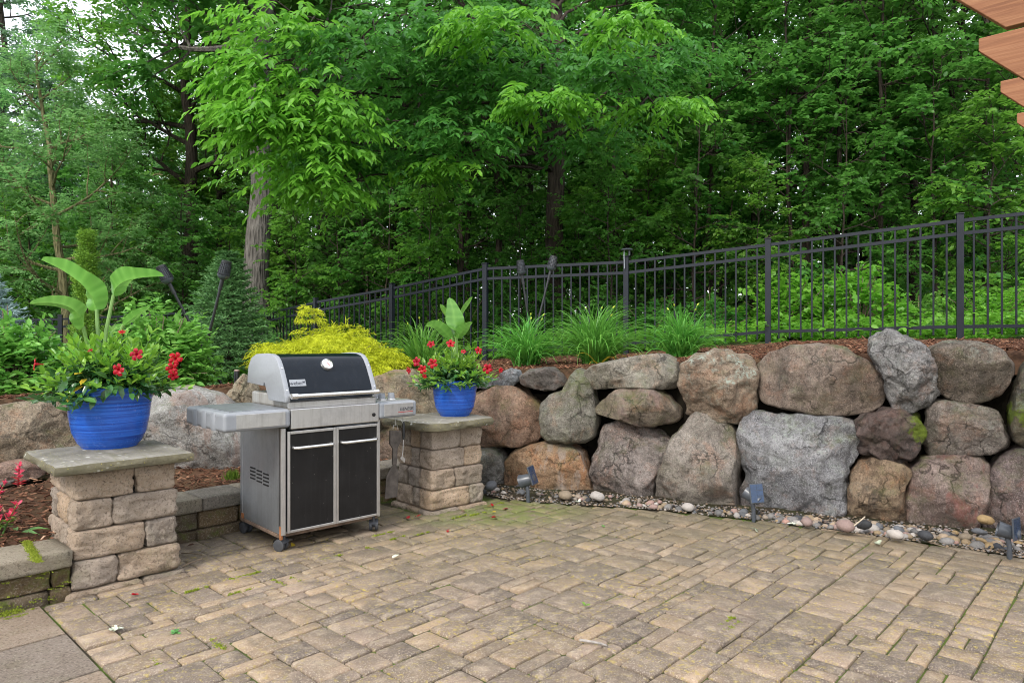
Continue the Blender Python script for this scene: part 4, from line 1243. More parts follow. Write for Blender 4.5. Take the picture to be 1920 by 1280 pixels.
def spray_leaves(rs, base, dirs, length, M, leafL, leafW, tmpl, droop=.25, upj=.35, spread=.8, tint0=.5, tvar=.22, down=.2):
    """flat alternate-leaved twigs: base (N,3), dirs (N,3)"""
    N = len(base)
    dirs = norm(np.asarray(dirs, dtype=np.float32))
    length = np.broadcast_to(np.asarray(length, dtype=np.float32), (N,))
    t = (np.arange(M) + .6) / M
    side0 = norm(np.cross(dirs, np.array([0, 0, 1.0])) + rs.normal(0, .15, (N, 3)))
    sg = np.where(np.arange(M) % 2 == 0, 1.0, -1.0)
    pos = base[:, None] + dirs[:, None] * (length[:, None, None] * t[None, :, None])
    pos[..., 2] -= droop * length[:, None] * (t ** 2)[None]
    pos += rs.normal(0, .02, pos.shape) * length[:, None, None]
    ax = dirs[:, None] * .55 + side0[:, None] * (sg[None, :, None] * spread) + rs.normal(0, .25, (N, M, 3))
    ax[..., 2] -= down + droop * t[None]
    nr = np.array([0, 0, 1.0]) + rs.normal(0, upj, (N, M, 3))
    sz = 1 + rs.normal(0, .16, (N, M)); sz *= (.75 + .35 * np.sin(np.pi * (.15 + .8 * t)))[None]
    tn = np.clip(tint0 + rs.normal(0, tvar * .6, (N, 1)) + rs.normal(0, tvar * .6, (N, M)) + .12 * (t[None] - .5), 0, 1)
    return leaves(pos.reshape(-1, 3), ax.reshape(-1, 3), nr.reshape(-1, 3), (leafL * sz).ravel(), (leafW * sz).ravel(), tmpl, tn.ravel())

def foliage_parts(parent, V, Fc, T, k, kf, mat, n_single, name='leaf', stuff='foliage'):
    """the n_single leaves nearest the camera become parts, the rest one mass.  k verts / kf faces per leaf"""
    N = len(V) // k
    Vl = V.reshape(N, k, 3); cen = Vl.mean(axis=1)
    pl = np.array(parent.matrix_world.translation if False else parent.location)
    d = np.linalg.norm(cen + pl - np.array([0, 0, CAMH]), axis=1)
    order_ = np.argsort(d)
    near = order_[:n_single]; rest = order_[n_single:]
    f0 = Fc[:kf]
    Tl = T.reshape(N, k)
    for i in near:
        me = mesh_np('leaf', Vl[i] - Vl[i][0], f0 - f0.min(), mat, Tl[i])
        link(name, me, parent, tuple(float(q) for q in Vl[i][0]))
    if len(rest):
        Fr = (np.tile(f0 - f0.min(), (len(rest), 1)).reshape(len(rest), kf, 3) + (np.arange(len(rest)) * k)[:, None, None]).reshape(-1, 3)
        tag(link(stuff, mesh_np(stuff, Vl[rest].reshape(-1, 3), Fr, mat, Tl[rest].ravel()), parent), kind='stuff')

# trumpet flower with five twisted petals
def flower_mesh():
    mb = MB(); 
    mb.tube([(0, 0, -.055), (0, 0, -.03), (0, 0, -.008), (0, 0, .0)], [.003, .005, .009, .012], 8, caps=False)
    for k in range(5):
        w = 2 * math.pi * k / 5
        M = Matrix.Rotation(w, 4, 'Z')
        mb.raw([(.010, -.006, 0), (.010, .007, .0), (.026, -.016, .006), (.028, .004, .010), (.030, .020, .004), (.043, -.010, .002), (.047, .007, .004), (.042, .020, -.004)],
               [(0, 2, 3), (0, 3, 1), (1, 3, 4), (2, 5, 3), (3, 5, 6), (3, 6, 7), (3, 7, 4)], M=M)
    me = mb.mesh('flower', L_RED, smooth=False)
    a = me.attributes.new('tint', 'FLOAT', 'POINT'); rr = random.Random(4)
    a.data.foreach_set('value', [rr.uniform(.2, .9) for _ in me.vertices])
    return me
FLOWER = flower_mesh()
THROAT = simple('flower_throat', (.75, .50, .08), .5)

def mandevilla(center, r_, hgt, label, seed, flowers, nst, leafL, n_single, yellow=0):
    t = thing('mandevilla', label, 'flowering plant', center)
    rs = np.random.RandomState(seed)
    P_, A_, N_, L_, Tt = [], [], [], [], []
    stems = MB()
    Yp, Ya, Yn, Yl = [], [], [], []
    for i in range(nst):
        az = rs.uniform(0, 2 * math.pi); el = R(rs.choice([rs.uniform(4, 25), rs.uniform(25, 60), rs.uniform(60, 88)], p=[.20, .46, .34]))
        ln = r_ * rs.uniform(.75, 1.08) * (1.0 if el < R(55) else hgt / r_ * rs.uniform(.7, 1.05))
        d = np.array([math.cos(az) * math.cos(el), math.sin(az) * math.cos(el), math.sin(el)])
        st = np.array([math.cos(az), math.sin(az), 0]) * r_ * .30 * rs.uniform(.2, 1)
        prev = None; pts = []
        nn_ = 8
        droop = rs.uniform(.1, .30) if el < R(45) else .05
        for k in range(nn_):
            f = k / (nn_ - 1)
            p = st + d * ln * f; p[2] -= droop * ln * f * f
            pts.append(tuple(p))
            if f > .28:
                side = norm(np.cross(d, rs.normal(0, .3, 3) + np.array([0, 0, 1.])))
                for sg in (1, -1):
                    a = d * (.45 + .5 * (f > .85)) + side * sg * .8 + rs.normal(0, .2, 3) + np.array([0, 0, -.15 if f < .8 else .35])
                    young = f > .62 and el > R(12)
                    tgt = (Yp, Ya, Yn, Yl) if (young) else (P_, A_, N_, L_)
                    tgt[0].append(p); tgt[1].append(a); tgt[2].append(np.array([0, 0, 1.]) + rs.normal(0, .35, 3) + d * .2)
                    tgt[3].append(leafL * rs.uniform(.75, 1.15) * (.72 if young else 1.0))
        stems.tube(pts, [.004 - .0022 * k / nn_ for k in range(nn_)], 5, caps=False)
    for i in range(int(nst * 2.6)):
        az = rs.uniform(0, 6.28); el = R(rs.uniform(6, 75)); q = r_ * rs.uniform(.66, .95)
        d = np.array([math.cos(az) * math.cos(el), math.sin(az) * math.cos(el), math.sin(el)])
        p = d * q * np.array([1, 1, hgt / r_ * .8]); p[2] -= .02
        a = np.array([d[0], d[1], rs.uniform(-.9, .1)]) + rs.normal(0, .45, 3)
        P_.append(p); A_.append(a); N_.append(d + np.array([0, 0, .5]) + rs.normal(0, .3, 3)); L_.append(leafL * rs.uniform(.7, 1.1))
    stems.build('stems', STEM, t, smooth=True)
    for P2, A2, N2, L2, mt, sing in ((P_, A_, N_, L_, L_MAND, n_single), (Yp, Ya, Yn, Yl, L_MAND2, n_single // 2)):
        L2 = np.array(L2)
        v, f, tt = leaves(np.array(P2), np.array(A2), np.array(N2), L2, L2 * .48, T_OVAL, np.clip(rs.normal(.5, .25, len(L2)), 0, 1))
        foliage_parts(t, v, f, tt, 7, 6, mt, sing)
    for (px, py, Y, dx, dy, dz, sc) in flowers:
        p = at(px, py, Y) - Vector(center)
        fo = link('flower', FLOWER, t)
        fo.matrix_local = align(p, Vector((dx, dy, dz))) @ Matrix.Rotation(rs.uniform(0, 6), 4, 'Z') @ Matrix.Scale(sc * .74, 4)
        q = Vector((p.x * .45, p.y * .45 + .02, p.z * .6))
        MB().tube([p - Vector((dx, dy, dz)).normalized() * .05 * sc, p.lerp(q, .4), q], .0022, 5).build('flower_stalk', STEM, t, smooth=True)
    for k in range(yellow):
        a = np.array([[rs.uniform(-1, 1), -1, rs.uniform(-.6, .1)]])
        p = np.array([[rs.uniform(-.5, .1) * r_, -r_ * .75, rs.uniform(.0, .14)]])
        v, f, tt = leaves(p, a, np.array([[0, -.4, 1.]]), leafL, leafL * .45, T_OVAL, rs.uniform(0, 1))
        link('yellow_leaf', mesh_np('yellow_leaf', v, f, L_YEL, tt), t)
    return t
m1 = POT1 + Vector((0, 0, .29))
mandevilla(m1, .315, .37, 'red-flowered mandevilla spilling over the larger blue pot', 21,
           [(66, 682, 3.70, -.8, -.55, .1, 1.0), (256, 664, 3.62, .1, -1, .25, 1.0), (222, 693, 3.55, -.15, -1, -.1, 1.0), (329, 672, 3.7, .6, -.8, .1, 1.05), (322, 690, 3.68, .5, -.9, -.1, .9), (325, 704, 3.66, .5, -.8, -.4, .8),
            (229, 622, 3.8, .2, -.4, .8, .6), (170, 656, 3.7, -.2, -.6, .7, .5)], 175, .080, 190, 5)
m2 = POT2 + Vector((0, 0, .245))
mandevilla(m2, .265, .28, 'red-flowered mandevilla in the smaller blue pot beyond the grill', 33,
           [(808, 645, 5.2, -.1, -.8, .5, .9), (845, 644, 5.15, .1, -.8, .5, 1.0), (897, 657, 5.2, .5, -.8, .3, .9), (781, 678, 5.15, -.5, -.8, .1, 1.1), (792, 692, 5.1, -.2, -1, .0, 1.0), (811, 681, 5.05, .1, -1, .1, 1.1),
            (766, 694, 5.1, -.7, -.6, -.2, .85), (914, 691, 5.1, .3, -.9, .0, 1.15), (939, 694, 5.1, .5, -.8, -.1, .6), (869, 659, 5.1, 0, -.7, .6, .6), (796, 705, 5.1, -.3, -.9, -.4, .6)], 140, .066, 130, 0)

# broad paddle leaves
def paddle(parent, base, mid, width, fold, seed, roll=0.0, wavy=.0):
    """mid: list of points (relative to the plant), width in m; blade folded about its midrib"""
    pts = [Vector(p) for p in mid]
    # resample
    dense = []
    n = len(pts)
    for i in range(n - 1):
        p0 = pts[max(0, i - 1)]; p1 = pts[i]; p2 = pts[i + 1]; p3 = pts[min(n - 1, i + 2)]
        for k in range(6):
            u = k / 6
            dense.append(.5 * ((2 * p1) + (p2 - p0) * u + (2 * p0 - 5 * p1 + 4 * p2 - p3) * u * u + (3 * p1 - p0 - 3 * p2 + p3) * u ** 3))
    dense.append(pts[-1])
    m = len(dense); mb = MB(); vs = []; fs = []
    c = 7
    for i, p in enumerate(dense):
        f = i / (m - 1)
        tn = (dense[min(i + 1, m - 1)] - dense[max(i - 1, 0)]).normalized()
        sd = tn.cross(Vector((0, 0, 1)));
        if sd.length < .05: sd = Vector((1, 0, 0))
        sd.normalize(); up = sd.cross(tn)
        q = Matrix.Rotation(roll, 3, tn)
        sd = q @ sd; up = q @ up
        w = width * (math.sin(math.pi * min(1, .06 + f * .94)) ** .6) * (1 - .25 * f)
        if i == m - 1: w = .002
        for k in range(c):
            s = (k / (c - 1) - .5) * 2
            lift = abs(s) * fold + wavy * math.sin(f * 17 + s * 2 + seed) * abs(s)
            vs.append(p + sd * (s * w * .5 * math.cos(min(1.2, abs(fold)))) + up * (lift * w * .5))
    for i in range(m - 1):
        for k in range(c - 1): fs.append((i * c + k, (i + 1) * c + k, (i + 1) * c + k + 1, i * c + k + 1))
    me = mb.raw(vs, fs).mesh('leaf', L_BOP, smooth=True)
    a = me.attributes.new('tint', 'FLOAT', 'POINT')
    a.data.foreach_set('value', [max(0, min(1, .5 + .35 * math.sin(i // c * 2.4 + seed) * (0.3 + abs((i % c) - 3) / 4) + (.35 if i % c == 3 else 0))) for i in range(m * c)])
    o = link('leaf', me, parent)
    return o
def bop(center, label, specs, petioles):
    t = thing('paddle_leaf_plant', label, 'plant', center)
    C = Vector(center)
    for mid, wd, fold, roll, wav in specs:
        paddle(t, None, [at(*p) - C for p in mid], wd, fold, len(mid) * 1.3 + wd * 20, roll, wav)
    for pts in petioles:
        MB().tube([at(*p) - C for p in pts], [.012 - .004 * i / len(pts) for i in range(len(pts))], 8).build('leaf_stalk', simple('leaf_stalk', (.17, .30, .08), .4), t, smooth=True)
    return t
Yb = 3.88
bop(m1 + Vector((0, 0, .0)), 'tall plant with three broad paddle leaves rising from the larger blue pot',
    [([(181, 582, Yb), (172, 556, Yb - .02), (150, 530, Yb - .04), (114, 505, Yb - .02), (77, 487, Yb + .02)], .205, .55, .75, .06),
     ([(213, 556, Yb), (217, 540, Yb - .05), (237, 526, Yb - .08), (270, 520, Yb - .08), (308, 518, Yb - .05)], .165, .75, -.55, .08),
     ([(156, 615, Yb - .05), (152, 596, Yb - .12), (134, 578, Yb - .16), (100, 568, Yb - .18), (55, 569, Yb - .2)], .13, .5, .95, .0),
     ([(232, 610, Yb - .05), (252, 594, Yb - .1), (282, 574, Yb - .12)], .07, .6, -.5, .08)],
    [[(188, 690, Yb), (184, 630, Yb), (181, 580, Yb)], [(192, 690, Yb), (199, 620, Yb), (213, 553, Yb)], [(180, 690, Yb), (165, 650, Yb - .02), (156, 613, Yb - .05)], [(200, 690, Yb), (218, 640, Yb - .02), (232, 609, Yb - .05)]])
Yc = 5.38
bop(m2, 'short plant with upright paddle leaves in the smaller blue pot',
    [([(855, 634, Yc - .06), (853, 612, Yc - .06), (850, 585, Yc - .04), (843, 558, Yc)], .19, .12, .0, .02),
     ([(848, 632, Yc), (842, 612, Yc + .03), (835, 590, Yc + .04), (825, 570, Yc + .02)], .11, .4, .5, .02),
     ([(857, 612, Yc + .02), (866, 592, Yc + .05), (876, 574, Yc + .06), (886, 556, Yc + .06)], .10, .4, -.5, .02),
     ([(845, 634, Yc - .05), (830, 618, Yc - .12), (812, 609, Yc - .15), (798, 611, Yc - .18)], .12, .3, .7, .02),
     ([(857, 634, Yc - .05), (866, 622, Yc - .08), (876, 612, Yc - .1), (886, 604, Yc - .1)], .11, .3, -.6, .02)],
    [[(853, 700, Yc), (855, 650, Yc - .03), (855, 632, Yc - .06)], [(850, 700, Yc), (848, 630, Yc)], [(856, 700, Yc), (856, 640, Yc + .02), (857, 610, Yc + .02)]])

# ------------------------------------------------------------------ border of river stones at the foot of the boulders
rr = random.Random(5)
bv, bf = [], []
for i_, px in enumerate(range(880, 2900, 20)):
    w = wall_xy(px); u_ = w.normalized(); r1 = w.length + .12; r0 = r1
    for k_ in range(90):
        q_ = u_ * r0
        if q_.dot(PA) < far_p(q_.dot(PB)) + .0: break
        r0 -= .01
    for f_ in range(5):
        q_ = u_ * (r0 + (r1 - r0) * f_ / 4); bv.append((q_.x, q_.y, -.004 + .03 * (f_ / 4) + .008 * mnoise.noise(q_ * 9)))
    if i_:
        for f_ in range(4): bf.append(((i_ - 1) * 5 + f_, i_ * 5 + f_, i_ * 5 + f_ + 1, (i_ - 1) * 5 + f_ + 1))
border = tag(link('rock_border', mesh_np('rock_border', bv, bf, SOIL)), kind='structure')
def river_mesh(k):
    bm = bmesh.new(); bmesh.ops.create_icosphere(bm, subdivisions=2, radius=1)
    r2 = random.Random(k)
    ax = Vector((1, r2.uniform(.6, .9), r2.uniform(.42, .68)))
    pl = [(Vector((r2.uniform(-1, 1), r2.uniform(-1, 1), r2.uniform(-.5, 1))).normalized(), r2.uniform(.62, .92)) for _ in range(3 if k % 2 else 6)]
    for v in bm.verts:
        p = v.co.copy()
        for nn, d in pl:
            ex = p.dot(nn) - d
            if ex > 0: p -= nn * ex * .8
        p *= 1 + .10 * mnoise.noise(p * 1.7 + Vector((k, 0, 0)))
        v.co = Vector((p.x * ax.x, p.y * ax.y, p.z * ax.z))
    me = bpy.data.meshes.new('river_stone'); bm.to_mesh(me); bm.free()
    me.polygons.foreach_set('use_smooth', [True] * len(me.polygons))
    return me
def stone_mat(name, c, g):
    t = NT(name); co = t.coord('Object'); r = t.rand()
    n = t.noise(t.vadd(co, t.comb(t.math('MULTIPLY', r, 31.), 0., 0.)), 2.2, 5, .6)
    col = t.mix(n, tuple(x * .65 for x in c), tuple(min(.8, x * 1.3) for x in c))
    col = t.mix(t.ramp(t.noise(co, 16, 3, .7), (.5, 0), (.66, g)), col, tuple(min(.8, x * 1.9) for x in c))
    col = t.hsv(col, .5, t.math('ADD', t.math('MULTIPLY', r, .4), .5), t.math('ADD', t.math('MULTIPLY', r, .5), .65))
    t.bsdf(col, .6, normal=t.bump(t.noise(co, 10, 5, .7), .4, .03), spec=.35)
    return t.m
SM = [stone_mat('stone_bluegrey', (.105, .112, .125), .3), stone_mat('stone_ochre', (.27, .175, .065), .4), stone_mat('stone_buff', (.30, .215, .135), .4), stone_mat('stone_pink', (.29, .155, .115), .4),
      stone_mat('stone_charcoal', (.045, .048, .054), .2), stone_mat('stone_pale', (.36, .32, .28), .3), stone_mat('stone_grey', (.16, .15, .14), .4)]
RM = {}
def river(p, s, mi, k, rot):
    key = (mi, k)
    if key not in RM:
        me = river_mesh(k); me.materials.append(SM[mi]); RM[key] = me
    o = link('river_stone', RM[key], border, p)
    o.scale = (s, s, s); o.rotation_euler = rot
for n_ in range(520):
    px = rr.uniform(905, 2050) if n_ < 300 else rr.uniform(1450, 2050)
    w = wall_xy(px)
    wid = .24 if px > 1550 else .13
    f = rr.uniform(0, 1)
    s = rr.choice((.012, .015, .018, .022, .026, .032, .040)) * (1.15 if px > 1450 else .95)
    rad = w.length - .02 - wid * f
    # keep off the field of pavers
    p = Vector((w.x, w.y, 0)).normalized() * (rad - .04)
    q_ = p.dot(PB); pp_ = p.dot(PA)
    if pp_ < far_p(q_) + .015: continue
    mi_ = rr.choice((0, 1, 1, 2, 2, 3, 3, 4, 5, 6, 6, 6))
    river((p.x, p.y, -.004 + s * .22 + rr.uniform(0, .03) * (1 - f)), s, mi_, rr.randrange(7), (rr.gauss(0, .25), rr.gauss(0, .25), rr.uniform(0, 6.3)))
for px, py, Y, s, mi, k in ((1848, 974, 4.15, .046, 1, 2), (1837, 996, 4.12, .045, 0, 4), (1393 + 0, 0, 0, 0, 0, 0), (1512, 978, 4.55, .046, 3, 2), (1585, 985, 4.4, .062, 3, 6), (1620, 983, 4.38, .05, 4, 1),
                            (1678, 1000, 4.25, .055, 5, 3), (1735, 1003, 4.2, .052, 4, 5), (1060, 928, 5.35, .06, 1, 6), (1120, 930, 5.28, .06, 5, 2), (978, 922, 5.45, .045, 0, 4), (1290, 950, 5.0, .05, 5, 5), (920, 910, 5.5, .06, 0, 2)):
    if Y: river(tuple(at(px, py, Y)), s, mi, k, (.2, .1, rr.uniform(0, 6)))

# gravel and grit between the river stones
def gravel(n, seed):
    rs = np.random.RandomState(seed)
    ico = bmesh.new(); bmesh.ops.create_icosphere(ico, subdivisions=1, radius=1)
    iv = np.array([v.co[:] for v in ico.verts]); it = np.array([[v.index for v in f.verts] for f in ico.faces]); ico.free()
    P_ = []
    while len(P_) < n:
        w = wall_xy(rs.uniform(890, 2060)); r_ = w.length + .06 - .50 * rs.rand()
        q = w.normalized() * r_
        if q.dot(PA) > far_p(q.dot(PB)) - .02: P_.append((q.x, q.y, .002 + .03 * rs.rand() * (r_ > w.length - .12)))
    S = rs.uniform(.005, .013, (n, 1, 1)) * np.stack([np.ones(n), rs.uniform(.6, 1, n), rs.uniform(.4, .7, n)], 1)[:, None]
    V = iv[None] * S * (1 + rs.normal(0, .12, (n, len(iv), 1)))
    az = rs.uniform(0, 6.28, n); c, s_ = np.cos(az)[:, None], np.sin(az)[:, None]
    V = np.stack([V[..., 0] * c - V[..., 1] * s_, V[..., 0] * s_ + V[..., 1] * c, V[..., 2]], 2) + np.array(P_)[:, None]
    F_ = (it[None] + (np.arange(n) * len(iv))[:, None, None]).reshape(-1, 3)
    tag(link('gravel', mesh_np('gravel', V.reshape(-1, 3), F_, CHIP2, np.repeat(rs.rand(n), len(iv)))), kind='stuff')
t = NT('gravel_mix')
t.bsdf(t.ramp(t.attr('tint'), (0, (.05, .05, .055)), (.25, (.15, .12, .09)), (.5, (.24, .17, .11)), (.75, (.13, .13, .135)), (1, (.34, .30, .26))), .75, spec=.3)
CHIP2 = t.m
gravel(3600, 12)

# ------------------------------------------------------------------ solar spotlights
def spotlight(foot, aim, tilt, label, head=.07, s=1.0):
    t = thing('solar_spotlight', label, 'spotlight', foot)
    a = Vector(aim).normalized()
    hp = Vector((0, 0, .085 * s)) + a * .01
    MB().tube([(0, 0, -.06), (0, 0, .02 * s), (0, 0, .07 * s)], [.006 * s, .014 * s, .010 * s], 10).build('stake', LAMPB, t, smooth=True)
    MB().tube([(0, 0, .06 * s), hp + Vector((0, 0, .02 * s))], .013 * s, 10).build('bracket', LAMPB, t, smooth=True)
    M = align(hp + Vector((0, 0, .055 * s)), a)
    MB().lathe([(.0, -.055 * s), (.026 * s, -.052 * s), (.030 * s, -.03 * s), (.036 * s, -.02 * s), (.040 * s, .03 * s), (.043 * s, .045 * s), (.038 * s, .046 * s), (.034 * s, .03 * s), (.0, .028 * s)], 24, M=M).build('lamp_body', LAMPB, t, smooth=True)
    b = Vector(tilt).normalized()
    Mp = align(hp + Vector((0, 0, .075 * s)) + b * .045 * s, b)
    pn = MB().box(-.048 * s, -.058 * s, -.009 * s, .048 * s, .058 * s, .0, M=Mp).build('solar_panel', LAMPB, t, bevel=.003)
    for i in range(2):
        for k in range(3):
            MB().box(-.043 * s + i * .044 * s, -.053 * s + k * .036 * s, .0, -.043 * s + i * .044 * s + .042 * s, -.053 * s + k * .036 * s + .034 * s, .0012, M=Mp).build('solar_cell', SOLAR, pn)
    return t
spotlight(on_ground(990, 941, .0), (-.75, .3, -.25), (.80, -.35, .30), 'solar spotlight with tilted panel standing by the orange-brown boulder', s=1.25)
spotlight(on_ground(1413, 975, .0), (-.5, .55, .35), (.28, -.92, .18), 'solar spotlight in front of the big blue-grey boulder', s=1.15)
spotlight(on_ground(1893, 1046, .0), (-.75, .45, .22), (.55, -.78, .05), 'solar spotlight at the frame edge among the thickest river stones', s=1.08)

# ------------------------------------------------------------------ torches, path light
def torch(head, foot, label, s=1.0, spread=None):
    head = Vector(head); foot = Vector(foot)
    t = thing('garden_torch', label, 'torch', foot)
    h = head - foot; d = h.normalized()
    pole = MB().tube([-d * .15, h], .0125 * s, 10).build('pole', BLACK, t, smooth=True)
    MB().tube([h - d * .10, h - d * .0], .017 * s, 10).build('socket', BLACK, t, smooth=True)
    M = align(h, d)
    hd = MB().lathe([(.012 * s, .0), (.034 * s, .008 * s), (.050 * s, .03 * s), (.053 * s, .045 * s)], 24, M=M).lathe([(.046 * s, .048 * s), (.038 * s, .155 * s)], 24, M=M).build('torch_head', LAMPB, t, smooth=True)
    MB().lathe([(.036 * s, .150 * s), (.041 * s, .152 * s), (.041 * s, .168 * s), (.03 * s, .172 * s), (.0, .170 * s)], 24, M=M).build('collar', BLACK, hd, smooth=True)
    for k in range(16):
        w = 2 * math.pi * k / 16
        MB().tube([M @ Vector((.052 * s * math.cos(w), .052 * s * math.sin(w), .045 * s)), M @ Vector((.040 * s * math.cos(w), .040 * s * math.sin(w), .155 * s))], .0026 * s, 4).build('cage_bar', BLACK, hd)
    for k in range(7):
        z = (.055 + k * .015) * s; r0 = (.053 - .0115 * (k / 6.2)) * s
        MB().lathe([(r0 - .001, z - .0018 * s), (r0 + .0026 * s, z), (r0 - .001, z + .0018 * s)], 20, M=M).build('cage_ring', BLACK, hd)
    return t
torch(at(318, 532, 6.25), at(411, 712, 6.45), 'black torch leaning left, its pole crossing another behind the paddle leaves', 1.05)
torch(at(417, 524, 6.3), at(371, 714, 6.4), 'black torch leaning right before the dark spruce', 1.05)
torch(at(979, 516, 7.3), at(1003, 690, 7.35), 'black torch leaning left before the fence behind a daylily', .95)
torch(at(1032, 508, 7.2), at(985, 700, 7.2), 'black torch leaning right before the fence behind a daylily', .95)
p = at(444, 690, 6.6)
t = thing('path_light', 'short black bollard light standing in mulch behind the grill', 'bollard light', (p.x, p.y, terrain(p.x, p.y) - .02))
MB().lathe([(.026, -.1), (.026, .165), (.024, .168)], 18).build('light_body', BLACK, t, smooth=True)
MB().lathe([(.027, .166), (.028, .172), (.020, .182), (.0, .185)], 18).build('light_cap', simple('copper_cap', (.42, .30, .26), .4, .5), t, smooth=True)

# ------------------------------------------------------------------ bed plants
def daylily(px, py, Y, n, L, label, seed, yellow=0):
    p = at(px, py, Y); p.z = terrain(p.x, p.y)
    t = thing('daylily', label, 'daylily', p, 0, 'daylily clumps along the top of the wall')
    rs = np.random.RandomState(seed)
    seg = 7
    def blades(n, L, col_lo=.5, low=False):
        V = []; Fc = []; T = []
        for i in range(n):
            az = rs.uniform(0, 2 * math.pi); el = R(rs.uniform(42, 86)) if not low else R(rs.uniform(10, 40))
            if rs.rand() < .35: el = R(rs.uniform(25, 55))
            ln = L * rs.uniform(.65, 1.1); w = rs.uniform(.014, .024)
            st = np.array([rs.normal(0, .045), rs.normal(0, .045), 0.])
            bend = rs.uniform(1.5, 3.2); d_el = el
            pos = st.copy(); hd = np.array([math.cos(az), math.sin(az)]); sd = np.array([-hd[1], hd[0], 0.])
            tw = rs.normal(0, .35); tt = np.clip(rs.normal(col_lo, .22), 0, 1)
            b = len(V)
            for k in range(seg + 1):
                f = k / seg
                ww = w * (1 - f ** 2.2) * (.7 + .6 * f if f < .4 else .94) + .0008
                up = np.array([-hd[0] * math.sin(d_el), -hd[1] * math.sin(d_el), math.cos(d_el)])
                s_ = sd * math.cos(tw) + up * math.sin(tw)
                V.append(pos - s_ * ww * .5); V.append(pos + up * -.002); V.append(pos + s_ * ww * .5)
                T += [tt + .1 * f, tt - .1, tt + .1 * f]
                pos = pos + np.array([hd[0] * math.cos(d_el), hd[1] * math.cos(d_el), math.sin(d_el)]) * ln / seg
                d_el -= bend * (f ** 1.3) * 2.1 / seg
            for k in range(seg):
                o = b + k * 3
                Fc += [(o, o + 1, o + 4, o + 3), (o + 1, o + 2, o + 5, o + 4)]
        return V, Fc, np.clip(T, 0, 1)
    v, f, tt = blades(n, L)
    tag(link('foliage', mesh_np('foliage', v, f, L_LILY, tt), t), kind='stuff')
    if yellow:
        v, f, tt = blades(yellow, L * .42, .6, True)
        v = [q + np.array([.02, -.06, 0]) for q in v]
        tag(link('yellowed_blades', mesh_np('yellowed_blades', v, f, L_YEL, tt), t), kind='stuff')
    for k in range(4):
        a = rs.uniform(0, 6.28); tip = Vector((math.cos(a) * .16, math.sin(a) * .12, L * .72 + rs.uniform(-.05, .08)))
        MB().tube([(0, 0, 0), tip * .5 + Vector((0, 0, .05)), tip], [.004, .003, .0025], 5).build('flower_stem', STEM, t)
        MB().lathe([(.0, 0), (.007, .008), (.008, .02), (.0, .036)], 7, M=align(tip, (math.cos(a), math.sin(a), 1.2))).build('flower_bud', simple('bud_yellow', (.42, .48, .05), .5), t, smooth=True)
    return t
daylily(793, 690, 7.0, 230, .66, 'arching daylily clump between the gold shrub and the smaller pot', 1)
daylily(988, 688, 6.75, 340, .62, 'arching daylily clump just right of the smaller pot below two torches', 2)
daylily(1117, 688, 6.5, 480, .68, 'widest daylily clump with a few yellowed blades at its foot', 3, 9)
daylily(1276, 668, 6.45, 330, .57, 'daylily clump standing alone above the lichen-crusted boulder', 4)

def bush(name, label, cat, loc, rx, rz, nst, leafL, ratio, mat, seed, n_single=0, tmpl=T_OVAL, group=None, M=9, zmin=.05, droop=.15, gap=.35, pairs=True):
    """domed leafy shrub: stems fan out of the root, leaves sit on the outer half"""
    t = thing(name, label, cat, loc, 0, group)
    rs = np.random.RandomState(seed)
    mb = MB(); bases = []; dirs = []
    for i in range(nst):
        az = rs.uniform(0, 2 * math.pi); u = rs.uniform(.02, 1.0)
        el = math.asin(u)
        d = np.array([math.cos(az) * math.cos(el) * rx, math.sin(az) * math.cos(el) * rx, max(zmin, math.sin(el) * rz)])
        d *= rs.uniform(.62, 1.04) * (1 + .14 * math.sin(az * 3 + seed))
        if i % 5 == 0:
            mid = d * .5; mid[2] += .12 * rz
            mb.tube([(0, 0, -.03), tuple(mid), tuple(d)], [.010, .007, .003], 5, caps=False)
        bases.append(d * rs.uniform(.66, .85)); dd = d / np.linalg.norm(d); dirs.append(dd * .8 + rs.normal(0, .35, 3) + np.array([0, 0, .25]))
    mb.build('stems', TWIG, t, smooth=True)
    v, f, tt = spray_leaves(rs, np.array(bases), np.array(dirs), rs.uniform(.14, .24, nst) * (leafL / .07), M, leafL, leafL * ratio, tmpl, droop, .4, .85)
    foliage_parts(t, v, f, tt, len(tmpl[0]), len(tmpl[1]), mat, n_single)
    return t
def ground_at(px, py, Y):
    p = at(px, py, Y); return (p.x, p.y, terrain(p.x, p.y) - .02)
bush('hydrangea', 'leafy light green hydrangea cut off at the frame edge left of the larger pot', 'shrub', ground_at(15, 730, 5.9), .52, .72, 430, .078, .56, L_HYD, 51, 220, group='hydrangeas behind the low bed', M=10)
bush('hydrangea', 'leafy light green hydrangea behind the larger blue pot and its red flowers', 'shrub', ground_at(298, 722, 6.0), .50, .80, 430, .075, .56, L_HYD, 52, 220, group='hydrangeas behind the low bed', M=10)

